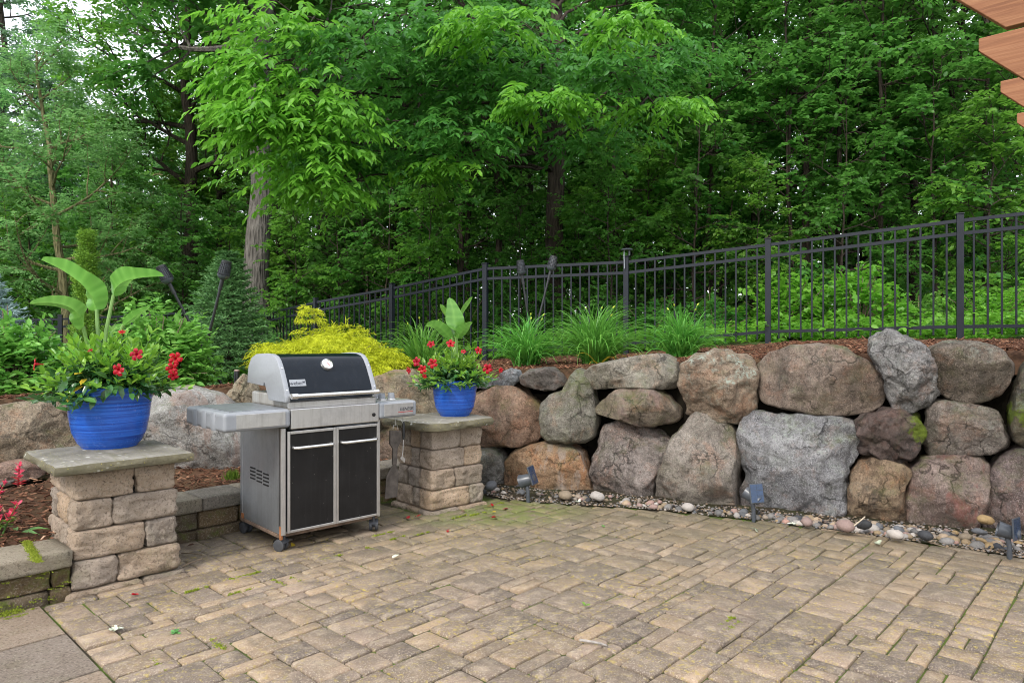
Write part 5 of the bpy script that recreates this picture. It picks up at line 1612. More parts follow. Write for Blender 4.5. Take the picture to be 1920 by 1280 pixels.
# gold thread cypress: masses of drooping threads
def thread_bush(label, loc, seed):
    t = thing('gold_cypress', label, 'shrub', loc)
    rs = np.random.RandomState(seed)
    B, D, Ln = [], [], []
    for i in range(1700):
        az = rs.uniform(0, 2 * math.pi); r_ = math.sqrt(rs.rand())
        x = r_ * math.cos(az) * .67; y = r_ * math.sin(az) * .52
        top = .46 * math.sqrt(max(0, 1 - r_ * r_ * .85)) + .05 * math.sin(x * 9 + 1) + .04 * math.sin(y * 11 + x * 5)
        z = top * rs.uniform(.45, 1.0)
        B.append((x, y, z)); D.append((math.cos(az) * (.4 + r_) + rs.normal(0, .3), math.sin(az) * (.4 + r_) + rs.normal(0, .3), rs.uniform(.1, .9))); Ln.append(rs.uniform(.10, .20))
    for i in range(55):      # leader that sticks up at the back left
        f = rs.rand(); az = rs.uniform(0, 6.28)
        B.append((-.22 + .10 * (1 - f) * math.cos(az) - .02 * f, .1 + .1 * math.sin(az), .36 + .36 * f)); D.append((math.cos(az), math.sin(az), .5)); Ln.append(.16 * (1.1 - .5 * f))
    v, f, tt = spray_leaves(rs, np.array(B), np.array(D), np.array(Ln), 16, .055, .007, T_DIA, .45, .6, .55, .5, .3, .35)
    tag(link('foliage', mesh_np('foliage', v, f, L_GOLD, tt), t), kind='stuff')
    mb = MB()
    for k in range(14):
        a = k * 2.4; mb.tube([(0, 0, -.03), (.25 * math.cos(a), .2 * math.sin(a), .22), (.5 * math.cos(a), .38 * math.sin(a), .34)], [.014, .008, .003], 5, caps=False)
    mb.build('stems', TWIG, t, smooth=True)
    return t
thread_bush('feathery golden yellow shrub spreading behind the grill lid', ground_at(622, 690, 6.7), 7)

def conifer(label, loc, H, r0, mat, seed, tiers=22, per=11, nl=.05, nw=.010, up=.05, name='spruce_tree', thick=1.0):
    t = thing(name, label, 'conifer', loc)
    rs = np.random.RandomState(seed)
    MB().tube([(0, 0, -.1), (0, 0, H * .5), (0, 0, H)], [.05 * H / 2, .03 * H / 2, .004], 8).build('trunk', BARK_D, t, smooth=True)
    parts = []; mb = MB()
    for k in range(tiers):
        f = k / tiers
        z = H * (.04 + .95 * f); rad = r0 * (1 - f) ** .85 + .04
        for j in range(per):
            az = 2 * math.pi * (j + rs.rand() * .7) / per + k * .7
            d = np.array([math.cos(az), math.sin(az), up + .5 * f]); d /= np.linalg.norm(d)
            ln = rad * rs.uniform(.8, 1.1)
            e = d * ln
            mb.tube([(0, 0, z), (e[0], e[1], z + e[2])], [.008, .002], 4, caps=False)
            nb = max(3, int(ln / .055))
            bs = np.array([np.array([0, 0, z]) + d * ln * (.25 + .75 * q / nb) for q in range(nb + 1)])
            sd = np.array([-d[1], d[0], 0])
            B = np.concatenate([bs, bs, bs[-1:]]); D = np.concatenate([np.tile(d * .8 + sd * .8, (nb + 1, 1)), np.tile(d * .8 - sd * .8, (nb + 1, 1)), d[None]])
            D = D + rs.normal(0, .12, D.shape)
            parts.append((B, D, np.full(len(B), min(.14, ln * .35) + .03)))
    B = np.concatenate([p[0] for p in parts]); D = np.concatenate([p[1] for p in parts]); L_ = np.concatenate([p[2] for p in parts])
    v, f, tt = spray_leaves(rs, B, D, L_, 9, nl, nw, T_DIA, .08, .9, .5, .5, .3, 0)
    tag(link('needles', mesh_np('needles', v, f, mat, tt), t), kind='stuff')
    mb.build('branches', BARK_D, t, smooth=True)
    return t
p = ground_at(428, 690, 8.6)
conifer('dark green spruce behind the crossed torches', (p[0], p[1], p[2] - .2), 1.95, .62, L_CON, 61, 22, 11, .055, .013)
p = at(-6, 640, 7.2)
conifer('small blue spruce at the frame edge above the hydrangea', (p.x - .22, p.y, .7), 1.38, .52, L_BLUE, 62, 16, 9, .06, .014, .2)
p = at(163, 640, 9.0)
t = thing('arborvitae', 'slender bright green arborvitae column behind the paddle leaves', 'conifer', (p.x, p.y, .55))
rs = np.random.RandomState(8)
B = []; D = []
for i in range(1300):
    f = rs.rand() ** .8; az = rs.uniform(0, 6.28); rad = .25 * (1 - f) ** .55 * (.75 + .25 * math.sin(f * 40))
    B.append((rad * .7 * math.cos(az), rad * .7 * math.sin(az), .1 + f * 2.0)); D.append((math.cos(az) * .7, math.sin(az) * .7, rs.uniform(.5, 1.2)))
v, f, tt = spray_leaves(rs, np.array(B), np.array(D), rs.uniform(.09, .15, len(B)), 11, .040, .014, T_DIA, .1, .8, .6, .5, .3, 0)
tag(link('foliage', mesh_np('foliage', v, f, L_ARB, tt), t), kind='stuff')
MB().tube([(0, 0, -.1), (0, 0, 1.9)], [.03, .008], 7).build('trunk', BARK_D, t, smooth=True)

# pink and red annuals at the frame edge, small things on the beds
def annual(label, loc, H, n, seed, name='flowering_annual'):
    t = thing(name, label, 'flowering plant', loc)
    rs = np.random.RandomState(seed)
    mb = MB()
    for k in range(n):
        a = rs.uniform(0, 6.28); tip = Vector((math.cos(a) * .12, math.sin(a) * .12, H * rs.uniform(.6, 1))) if n > 1 else Vector((.01, 0, H))
        mb = MB().tube([(0, 0, -.02), tip * .5, tip], [.005, .004, .003], 6)
        mb.build('stem', STEM if n > 1 else simple('red_stem', (.22, .03, .03), .5), t, smooth=True)
        m = 34 if n > 1 else 16
        az = rs.uniform(0, 6.28, m); zz = rs.uniform(.35 if n > 1 else .5, 1.0, m)
        P_ = np.array([np.array(tip) * z for z in zz]); A_ = np.stack([np.cos(az), np.sin(az), rs.uniform(.4, 1.6, m)], 1)
        v, f, tt = leaves(P_, A_, np.array([0, 0, 1.]) + rs.normal(0, .5, (m, 3)), rs.uniform(.025, .045, m), rs.uniform(.012, .02, m), T_OVAL, rs.rand(m))
        tag(link('petals', mesh_np('petals', v, f, L_PINK, tt), t), kind='stuff')
        v, f, tt = leaves(P_[:14] * .6, A_[:14] * [1, 1, .4], np.tile([0, 0, 1.], (14, 1)), .05, .022, T_OVAL, rs.rand(14))
        tag(link('foliage', mesh_np('foliage', v, f, L_ARB if n > 1 else L_RED, tt), t), kind='stuff')
    return t
p = at(33, 905, 4.35); annual('single red flower spike growing from the mulch left of the larger pot\'s pillar', (p.x, p.y, .26), .20, 1, 3)
p = at(0, 1005, 3.55); annual('pink and orange bedding plant behind the near low wall', (p.x - .02, p.y + .02, .22), .24, 5, 4)
p = at(-40, 985, 3.75); annual('pink bedding plant mostly outside the frame beside another', (p.x, p.y, .23), .22, 5, 6)

def tuft(label, loc, n, h, mat, seed, name='grass_tuft'):
    rs = np.random.RandomState(seed)
    az = rs.uniform(0, 6.28, n); P_ = np.stack([rs.normal(0, h * .25, n), rs.normal(0, h * .25, n), np.zeros(n)], 1)
    A_ = np.stack([np.cos(az) * .5, np.sin(az) * .5, np.ones(n)], 1)
    v, f, tt = leaves(P_, A_, np.stack([np.cos(az), np.sin(az), np.zeros(n)], 1), h * rs.uniform(.6, 1.1, n), .006, T_LANCE, rs.rand(n))
    o = link(name, mesh_np(name, v, f, mat, tt), None, loc)
    return tag(o, label, 'grass')
p = at(436, 893, 4.85)
tuft('bright green grass tuft sprouting in mulch beside the grill cart', (p.x, p.y, .27), 130, .075, L_ARB, 3)

# sticks
def stick(pts, r, label, mat=TWIG, name='twig', group=None):
    p0 = Vector(pts[0])
    n = len(pts)
    o = MB().tube([Vector(q) - p0 for q in pts], [r * (1 - .45 * i / n) for i in range(n)], 7).build(name, mat, None, smooth=True, loc=p0)
    return tag(o, label, 'twig', group)
g_ = lambda px, py, z=.008: on_ground(px, py, z)
stick([g_(1087, 1199, .012), g_(1108, 1202, .016), g_(1128, 1206, .012), g_(1139, 1210, .012)], .0055, 'pale lichened twig lying across a paver joint', simple('pale_twig', (.24, .22, .20), .9, var=.5, scale=40))
stick([g_(1172, 1092, .006), g_(1195, 1096, .010), g_(1222, 1098, .006)], .004, 'thin pale twig lying on the middle of the patio')
stick([g_(335, 1065, .006), g_(355, 1055, .02), g_(378, 1047, .03), g_(380, 1040, .03), g_(362, 1037, .03), g_(340, 1036, .01)], .005, 'curled bare twig on the pavers beside the larger pot\'s pillar')
stick([g_(1510, 1206, .006), g_(1523, 1204, .012), g_(1526, 1196, .010)], .006, 'bent brown twig caught in a long paver joint')
stick([g_(1540, 992, .012), g_(1575, 996, .02), g_(1625, 1003, .012)], .005, 'long thin twig along the edge of the river stones')
stick([g_(1740, 1015, .02), g_(1770, 1024, .03), g_(1800, 1034, .012)], .004, 'thin dark twig lying over the river stones near the end spotlight')
stick([at(1601, 985, 4.3), at(1614, 975, 4.32), at(1622, 968, 4.35)], .005, 'pale splinter leaning on the river stones', simple('pale_wood', (.45, .38, .28), .8, var=.3))
stick([at(-12, 912, 4.3), at(12, 905, 4.3), at(27, 901, 4.32)], .014, 'thick broken branch lying on the mulch at the frame edge', BARK)

# fallen petals, flakes and leaves on the paving
PET = {}
def litter(px, py, mat, name, label, cat, group, L=.035, seed=0, tmpl=T_OVAL, n=3, z=.004):
    rs = np.random.RandomState(seed + 100)
    az = rs.uniform(0, 6.28, n)
    A_ = np.stack([np.cos(az), np.sin(az), rs.uniform(-.05, .5, n)], 1)
    v, f, tt = leaves(np.tile([0, 0, .006], (n, 1)) + rs.normal(0, .003, (n, 3)) * [1, 1, .3], A_, np.array([0, 0, 1.]) + rs.normal(0, .3, (n, 3)), L * rs.uniform(.7, 1.1, n), L * .6, tmpl, rs.rand(n))
    o = link(name, mesh_np(name, v, f, mat, tt), None, g_(px, py, z))
    return tag(o, label, cat, group)
for i, (px, py, lb) in enumerate(((924, 950, 'beside the far pillar, the one closest to its base'), (953, 954, 'on mossy paving, nearest the tilted spotlight'), (930, 970, 'on the pavers a hand\'s breadth before the pair at the far pillar'),
                                  (872, 959, 'at the foot of the far pillar\'s front corner'), (763, 973, 'by the grill\'s front right caster'), (782, 970, 'between the grill caster and the far pillar'),
                                  (247, 1117, 'at the foot of the larger pot\'s pillar'), (840, 995, 'shrivelled on the open pavers before the far pillar'))):
    litter(px, py, L_RED, 'fallen_petal', 'fallen red petal ' + lb, 'petal', 'red petals fallen on the patio', .05 if i < 3 else .04, i, n=2 if i != 3 else 1)
for i, (px, py, lb) in enumerate(((1421, 995, 'before the blue-grey boulder\'s spotlight'), (1646, 1021, 'on open pavers below the rusty brown boulder'), (1491, 983, 'against the round pink river stone'), (1085, 942, 'near the tilted spotlight, smallest one'))):
    litter(px, py, L_LICHEN, 'lichen_flake', 'pale lichen flake lying ' + lb, 'lichen flake', 'lichen flakes on the patio', .05, 20 + i, T_STAR, 4)
for i, (px, py, lb) in enumerate(((1130, 985, 'dull green leaf lying on the middle of the patio'), (993, 957, 'yellow-green leaf lying before the tilted spotlight'), (920, 961, 'pale yellow leaf lying between red petals'))):
    litter(px, py, (L_PALE, L_MAND2, L_YEL)[i], 'fallen_leaf', lb, 'leaf', 'leaves fallen on the patio', .055, 40 + i, n=1)
for i, (px, py, lb) in enumerate(((390, 1008, 'curled pale leaf by the rear grill caster'), (550, 1020, 'curled brown leaf under the grill front'), (350, 1025, 'dry brown leaf in the corner by the larger pot\'s pillar'), (736, 1048, 'bleached leaf flat on the pavers before the grill'))):
    litter(px, py, (L_LICHEN, L_YEL, CHIP, L_LICHEN)[i], 'dry_leaf', lb, 'leaf', 'leaves fallen on the patio', .06, 50 + i, n=1)
for i, (px, py) in enumerate(((216, 1182), (328, 1187), (1098, 1136))):
    litter(px, py, (L_LICHEN, L_PALE, L_MAND2)[i], 'weed', ('grey-green lichen rosette in a joint near the smooth slabs', 'little grey-green weed in a joint right of the rosette', 'single bright green seedling in the middle of the paving')[i], 'weed', None, (.03, .025, .03)[i], 60 + i, T_STAR, (16, 14, 3)[i])
p = at(38, 1002, 3.6)
v, f, tt = leaves(np.array([[0, 0, .01], [.02, .01, .015], [-.02, 0, .012]]), np.array([[1, -.1, .05], [.8, .4, .1], [-.5, .6, .1]]), np.tile([0, -.2, 1.], (3, 1)), .11, .03, T_LANCE, np.array([.7, .9, .5]))
tag(link('cut_leaf', mesh_np('cut_leaf', v, f, L_PALE, tt), None, (p.x, p.y, .235)), 'wilted pale green cutting lying behind the near low wall', 'leaf')

# moss cushions in the joints
rs = np.random.RandomState(77)
def moss(spots, name, n, spread, hgt=.008):
    P_ = []
    for (x, y, z, lx, ly, w) in spots:
        m = int(n * w)
        P_.append(np.stack([x + rs.normal(0, lx, m), y + rs.normal(0, ly, m), np.full(m, z)], 1))
    P_ = np.concatenate(P_); m = len(P_)
    az = rs.uniform(0, 6.28, m)
    v, f, tt = leaves(P_, np.stack([np.cos(az), np.sin(az), rs.uniform(.6, 1.6, m)], 1), np.stack([np.cos(az + 1), np.sin(az + 1), np.ones(m)], 1), rs.uniform(.5, 1.3, m) * hgt, .005, T_DIA, rs.rand(m))
    return tag(link(name, mesh_np(name, v, f, L_MOSS, tt)), kind='stuff')
sp_ = []
for px, py, w in ((440, 1088, 1.4), (470, 1076, 1.2), (375, 1103, 1), (452, 1108, .5), (620, 1045, 1), (700, 1030, .8), (745, 1008, 1), (790, 1000, .8), (720, 1000, .8), (1362, 1165, .8), (1376, 1172, .8), (295, 1244, .6), (407, 1206, .5), (520, 1090, .6), (558, 1088, .5), (895, 963, 1.2), (860, 968, 1.2), (930, 945, 1.2), (30, 1150, 1.6), (15, 1160, 1.2), (170, 1112, 1)):
    q = on_ground(px, py); dirr = PA if rs.rand() < .65 else PB
    for k in range(9):
        c = q + dirr * rs.uniform(-.07, .07)
        sp_.append((c.x, c.y, -.003, .006, .006, w))
moss(sp_, 'joint_moss', 26, .01, .012)
sp_ = []
for k in range(26):
    f = k / 25
    q = on_ground(50 + 22 * f, 1016 + 38 * f, .237)
    sp_.append((q.x, q.y, .238, .010, .007, 1.6))
q0 = pq(.62, 3.86)
for k in range(60):
    q = pq(rs.uniform(.15, .93), 3.862)
    sp_.append((q.x, q.y, rs.choice([rs.uniform(.0, .03), rs.uniform(.05, .10), rs.uniform(.12, .15)]), .02, .004, .5))
for k in range(40):
    q = pq(rs.uniform(.2, .75), rs.uniform(3.80, 3.85)); sp_.append((q.x, q.y, .004, .012, .010, .7))
moss(sp_, 'wall_moss', 40, .01, .011)

# wood chips on the beds
def chips(name, pts, seed):
    rs = np.random.RandomState(seed); n = len(pts)
    az = rs.uniform(0, 6.28, n)
    L_ = rs.gamma(3, .009, n) + .012; W_ = rs.uniform(.006, .016, n); H_ = rs.uniform(.002, .006, n)
    a = np.stack([np.cos(az), np.sin(az), rs.normal(0, .28, n)], 1); a = norm(a)
    s = norm(np.cross(a, np.array([0, 0, 1.]) + rs.normal(0, .35, (n, 3)))); u = np.cross(s, a)
    cs = np.array([(-1, -1, -1), (1, -1, -1), (1, 1, -1), (-1, 1, -1), (-1, -1, 1), (1, -1, 1), (1, 1, 1), (-1, 1, 1)], dtype=np.float32) * .5
    cs = cs[None].repeat(n, 0); cs[:, 1:3, 1] *= rs.uniform(.3, 1, (n, 1)); cs[:, 5:7, 1] *= .6
    V = pts[:, None] + a[:, None] * (cs[..., 0:1] * L_[:, None, None]) + s[:, None] * (cs[..., 1:2] * W_[:, None, None]) + u[:, None] * (cs[..., 2:3] * H_[:, None, None])
    fq = np.array([(0, 3, 2, 1), (4, 5, 6, 7), (0, 1, 5, 4), (1, 2, 6, 5), (2, 3, 7, 6), (3, 0, 4, 7)])
    Fc = (fq[None] + (np.arange(n) * 8)[:, None, None]).reshape(-1, 4)
    tag(link(name, mesh_np(name, V.reshape(-1, 3), Fc, CHIP, np.repeat(np.clip(rs.beta(1.6, 2.2, n), 0, 1), 8), smooth=False)), kind='stuff')
pts = []
rs = np.random.RandomState(3)
for i in range(18000):
    px = rs.uniform(-300, 2400); s = 1.085 + .46 * rs.rand() ** 1.5
    a = math.atan((px - 960) / F); r = wall_r(a) * s
    x, y = r * math.sin(a), r * math.cos(a)
    pts.append((x, y, terrain(x, y) + .018 * mnoise.fractal(Vector((x * 1.7, y * 1.7, 0)), 1, 2, 4) + rs.uniform(0, .014)))
chips('mulch_chips', np.array(pts), 5)
pts = []
for i in range(5200):
    p_ = rs.uniform(-.9, 3.6); q_ = 4.13 if p_ < .95 else 4.68
    a0 = pq(p_, q_); f = rs.rand()
    x, y = a0.x * (1 + .27 * f), a0.y * (1 + .27 * f)
    pts.append((x, y, .21 + .12 * f + rs.uniform(0, .016)))
chips('lower_mulch_chips', np.array(pts), 6)

# ------------------------------------------------------------------ the wood
def grow(rs, mb, p, d, ln, r, depth, bases, dirs, up=.12, wob=.22, kids=5, ratio=.55, leaf_from=.35, dens=7.0, sides=6):
    """one limb: a bending tube; at depth 0 it carries leafy twigs"""
    n = max(4, int(ln / .28)); n = min(n, 12)
    pts = [np.array(p)]; dd = np.array(d) / np.linalg.norm(d); path_d = [dd]
    for k in range(n):
        dd = dd + rs.normal(0, wob, 3) * .5 + np.array([0, 0, up * .35]); dd /= np.linalg.norm(dd)
        pts.append(pts[-1] + dd * ln / n); path_d.append(dd)
    mb.tube([tuple(q) for q in pts], [max(.003, r * (1 - .85 * k / n)) for k in range(n + 1)], sides, caps=False)
    if depth > 0:
        for j in range(kids):
            f = .25 + .75 * (j + rs.rand()) / kids
            i = min(n - 1, int(f * n)); q = pts[i]; base_d = path_d[i]
            az = rs.uniform(0, 6.28)
            side = np.cross(base_d, np.array([math.cos(az), math.sin(az), .3 * rs.normal()])); side /= max(1e-6, np.linalg.norm(side))
            nd = base_d * .55 + side * .9; nd[2] = nd[2] * .6 + .08
            grow(rs, mb, q, nd, ln * ratio * rs.uniform(.7, 1.2) * (1.1 - .35 * f), r * (1 - .8 * f) * .62 + .003, depth - 1, bases, dirs, up, wob, kids, ratio, leaf_from, dens, max(4, sides - 2))
    m = max(1, int(ln * dens * (1 if depth == 0 else .45)))
    for j in range(m):
        f = leaf_from + (1 - leaf_from) * rs.rand()
        if depth > 0: f = .55 + .45 * rs.rand()
        i = min(n - 1, int(f * n)); q = pts[i] + (pts[i + 1] - pts[i]) * (f * n - i if f * n - i < 1 else 1)
        az = rs.uniform(0, 6.28)
        nd = path_d[i] * .7 + np.array([math.cos(az), math.sin(az), rs.uniform(-.25, .35)]) * .9
        bases.append(q); dirs.append(nd)

def tree_meshes(seed, H, r0, first, limbs, spread, leafL, leafW, lmat, bmat, tmpl=T_DIA, lean=(0, 0), kids=5, dens=7., M=10, sl=.42, droop=.25, depth=1, up=.12):
    rs = np.random.RandomState(seed)
    mb = MB(); n = 14; pts = []; x = y = 0.; 
    for k in range(n + 1):
        f = k / n
        x += rs.normal(0, .03 * H / 8) + lean[0] * H / n; y += rs.normal(0, .03 * H / 8) + lean[1] * H / n
        pts.append((x, y, H * f - .15 * (k == 0)))
    rad = [r0 * (1.25 if k == 0 else 1.0) * (1 - .82 * (k / n) ** 1.1) for k in range(n + 1)]
    mb.tube(pts, rad, 14, caps=False)
    bases, dirs = [], []
    for j in range(limbs):
        f = first + (1 - first) * (j + rs.rand() * .8) / limbs
        i = min(n - 1, int(f * n)); q = np.array(pts[i]) + (np.array(pts[i + 1]) - np.array(pts[i])) * (f * n - i)
        az = j * 2.4 + rs.normal(0, .4); el = R(rs.uniform(5, 40)) + (f - .6) * .6
        d = np.array([math.cos(az) * math.cos(el), math.sin(az) * math.cos(el), math.sin(el)])
        ln = spread * (1.15 - .75 * max(0, (f - first) / (1 - first)) ** 1.5) * rs.uniform(.75, 1.15)
        grow(rs, mb, q, d, ln, rad[i] * .42 + .006, depth, bases, dirs, up, .22, kids, .55, .3, dens)
    tm = mb.mesh('trunk', bmat, smooth=True)
    N = len(bases)
    v, fc, tt = spray_leaves(rs, np.array(bases), np.array(dirs), sl * rs.uniform(.7, 1.25, N), M, leafL, leafW, tmpl, droop, .4, .8, .5, .28)
    cm = mesh_np('crown', v, fc, lmat, tt)
    return tm, cm, len(v) // len(tmpl[0])

PROTO = {}
def proto(key, *a, **k):
    PROTO[key] = tree_meshes(*a, **k)
    print('tree', key, 'leaves', PROTO[key][2])
proto('oak', 101, 11.5, .24, .44, 22, 2.9, .15, .095, L_DARK, BARK_D, kids=8, dens=11, M=10, sl=.6)
proto('maple', 102, 10.5, .15, .10, 22, 2.8, .135, .090, L_MID, BARK_D, kids=8, dens=11, M=10, sl=.55)
proto('slim', 103, 8.5, .080, .30, 20, 1.9, .100, .075, L_ROUND, BARK_D, T_OVAL, kids=7, dens=10, M=9, sl=.42)
proto('pale', 104, 8.0, .12, .16, 20, 2.5, .100, .062, L_PALE, BARK_Y, lean=(-.10, 0), kids=8, dens=12, M=11, sl=.48)
proto('grey', 105, 13.0, .22, .14, 22, 3.5, .14, .082, L_GREY, BARK_D, kids=8, dens=11, M=11, sl=.6)
proto('sapling', 106, 4.2, .026, .06, 18, 1.15, .090, .070, L_ROUND, BARK_D, T_OVAL, kids=5, dens=11, M=9, sl=.34)
proto('sapling2', 107, 3.4, .022, .05, 18, 1.1, .085, .060, L_MID, BARK_D, T_OVAL, kids=5, dens=12, M=9, sl=.32)

def tree(key, name, label, x, y, rz, s=1.0, group=None, lmat=None, z=None, bmat=None, cat='tree'):
    tm, cm, _ = PROTO[key]
    t = thing(name, label, cat, (x, y, (terrain(x, y) if z is None else z) - .05), rz, group)
    t.scale = (s, s, s)
    a = link('trunk', tm, t); b = link('crown', cm, t)
    if lmat:
        b.material_slots[0].link = 'OBJECT'; b.material_slots[0].material = lmat
    if bmat:
        a.material_slots[0].link = 'OBJECT'; a.material_slots[0].material = bmat
    return t
def tp(px, Y): return ((px - 960) / F * Y, Y)

# feature trees
x, y = tp(487, 13.5); tree('oak', 'oak_tree', 'broad oak with a thick furrowed grey trunk left of the gold shrub', x, y, 4.5, 1.12, bmat=BARK)
x, y = tp(140, 13.0); tree('pale', 'pale_tree', 'pale leafy tree with a mossy yellow leaning trunk behind the arborvitae', x, y, .2, .78)
x, y = tp(20, 22.0); tree('grey', 'tall_tree', 'tallest grey-green tree against the open sky at the frame edge', x, y, 2.2, 1.0)
x, y = tp(-150, 18.0); tree('grey', 'tall_tree', 'grey-green tree half outside the frame beside the tallest one', x, y, .3, .85)
x, y = tp(365, 17.5); tree('oak', 'oak_tree', 'oak whose crown closes the gap left of the thick grey trunk', x, y, 3.3, .95, lmat=L_MID)
x, y = tp(400, 19.0); tree('maple', 'maple_tree', 'maple with a dark trunk showing left of the thick grey one', x, y, 1.3, .9)
x, y = tp(1265, 14.0); tree('maple', 'maple_tree', 'maple with a dark leaning trunk above the daylily that stands alone', x, y, 4.0, .98)
x, y = tp(1710, 13.0); tree('slim', 'slim_tree', 'slim tree with a grey trunk behind the tallest fence post', x, y, 2.0, 1.05)
x, y = tp(1520, 12.5); tree('slim', 'slim_tree', 'slim dark-stemmed tree rising over the second fence panel', x, y, .4, 1.0)
x, y = tp(1800, 12.0); tree('slim', 'slim_tree', 'slim forked tree beneath the pergola rafter tails', x, y, 5.0, .95)
x, y = tp(930, 13.5); tree('slim', 'slim_tree', 'thin dark stem just left of the wide centre trunk', x, y, 3.0, 1.0)

ORD = ['first', 'second', 'third', 'fourth', 'fifth', 'sixth', 'seventh', 'eighth', 'ninth', 'tenth', 'eleventh', 'twelfth', 'thirteenth', 'fourteenth', 'fifteenth', 'sixteenth', 'seventeenth', 'eighteenth', 'nineteenth', 'twentieth']
proto('stem', 108, 9.0, .050, .50, 12, 1.3, .10, .075, L_ROUND, BARK_D, T_OVAL, kids=5, dens=8, M=9, sl=.42)
for i, (px, Y, s) in enumerate(((790, 12.6, .9), (865, 13.0, 1.0), (1150, 12.4, .9), (1330, 11.8, .9), (1415, 12.6, 1.0), (1480, 11.6, .8), (1570, 12.2, 1.0), (1655, 11.4, .9), (1760, 11.9, 1.0), (1845, 11.3, .9))):
    x, y = tp(px, Y)
    tree('stem', 'thin_tree', '%s from the left of the thin dark stems standing between fence and wood' % ('first', 'second', 'third', 'fourth', 'fifth', 'sixth', 'seventh', 'eighth', 'ninth', 'tenth')[i], x, y, i * 1.7, s, 'thin dark stems at the edge of the wood')
GW = 'trees of the wood behind the fence'
rr = random.Random(77)
rows = [(16, [(-60, 'pale'), (250, 'pale'), (620, 'maple'), (760, 'oak'), (880, 'slim'), (1130, 'oak'), (1600, 'maple'), (1880, 'oak'), (2050, 'maple')]),
        (21, [(90, 'grey'), (330, 'pale'), (540, 'oak'), (690, 'maple'), (820, 'maple'), (1000, 'maple'), (1210, 'maple'), (1300, 'oak'), (1590, 'oak'), (1760, 'maple'), (1980, 'oak')]),
        (27, [(-80, 'grey'), (180, 'grey'), (350, 'pale'), (470, 'maple'), (610, 'grey'), (770, 'oak'), (940, 'oak'), (1090, 'grey'), (1270, 'oak'), (1640, 'oak'), (1850, 'grey'), (2080, 'oak')])]
for Y, lst in rows:
    for px, key in lst:
        x, y = tp(px, Y + rr.uniform(-1.2, 1.2))
        n_ = lst.index((px, key))
        tree(key, 'woodland_tree', '%s from the left of the leafy trees %s' % (ORD[n_], {16: 'in the front row of the wood', 21: 'in the middle of the wood', 27: 'in the last row of the wood'}[Y]), x, y, rr.uniform(0, 6.28), rr.uniform(.85, 1.08) * (.72 if px in (90, 180, 250) else 1), GW)
SAPS = {True: [], False: []}
GS = 'saplings and brush just beyond the fence'
for i, (px, Y, key, s) in enumerate([(560, 12.0, 'sapling2', .85), (640, 12.5, 'sapling2', 1.0), (720, 12.0, 'sapling', .9), (800, 11.2, 'sapling2', .9), (860, 12.6, 'sapling', 1.1), (980, 11.2, 'sapling2', .75), (1090, 11.6, 'sapling2', .8), (1150, 10.8, 'sapling', .8),
                                     (1210, 11.8, 'sapling2', 1.0), (1300, 11.0, 'sapling', 1.0), (1350, 12.2, 'sapling', 1.15), (1420, 10.6, 'sapling2', .8), (1490, 11.4, 'sapling', 1.1), (1580, 10.6, 'sapling', .9), (1650, 11.6, 'sapling', 1.2),
                                     (1760, 10.8, 'sapling', 1.1), (1850, 10.2, 'sapling2', 1.0), (1940, 10.6, 'sapling', 1.2), (280, 14.5, 'sapling2', 1.0), (340, 14.0, 'sapling', .9), (60, 14.0, 'sapling2', 1.1), (-30, 13.5, 'sapling2', 1.0), (220, 16.0, 'sapling', 1.2), (430, 15.0, 'sapling', .9), (530, 15.5, 'sapling', 1.2),
                                     (690, 14.5, 'sapling', 1.5), (1020, 15.0, 'sapling', 1.5), (1400, 14.5, 'sapling', 1.5), (1600, 14.5, 'sapling', 1.5), (1900, 13.5, 'sapling', 1.5), (760, 17, 'sapling', 1.6), (1180, 16, 'sapling', 1.6), (150, 18, 'sapling', 1.5)]):
    x, y = tp(px, Y)
    sp_t = tree(key, 'sapling', 'sapling', x, y, rr.uniform(0, 6.28), s, GS, L_DARK if i % 4 == 1 else None, cat='sapling')
    SAPS[Y < 13].append((px, sp_t))
for near_, lst in SAPS.items():
    for k_, (px, o) in enumerate(sorted(lst, key=lambda q: q[0])):
        o['label'] = '%s from the left of the leafy saplings %s' % (ORD[k_], 'just beyond the fence' if near_ else 'further inside the wood')

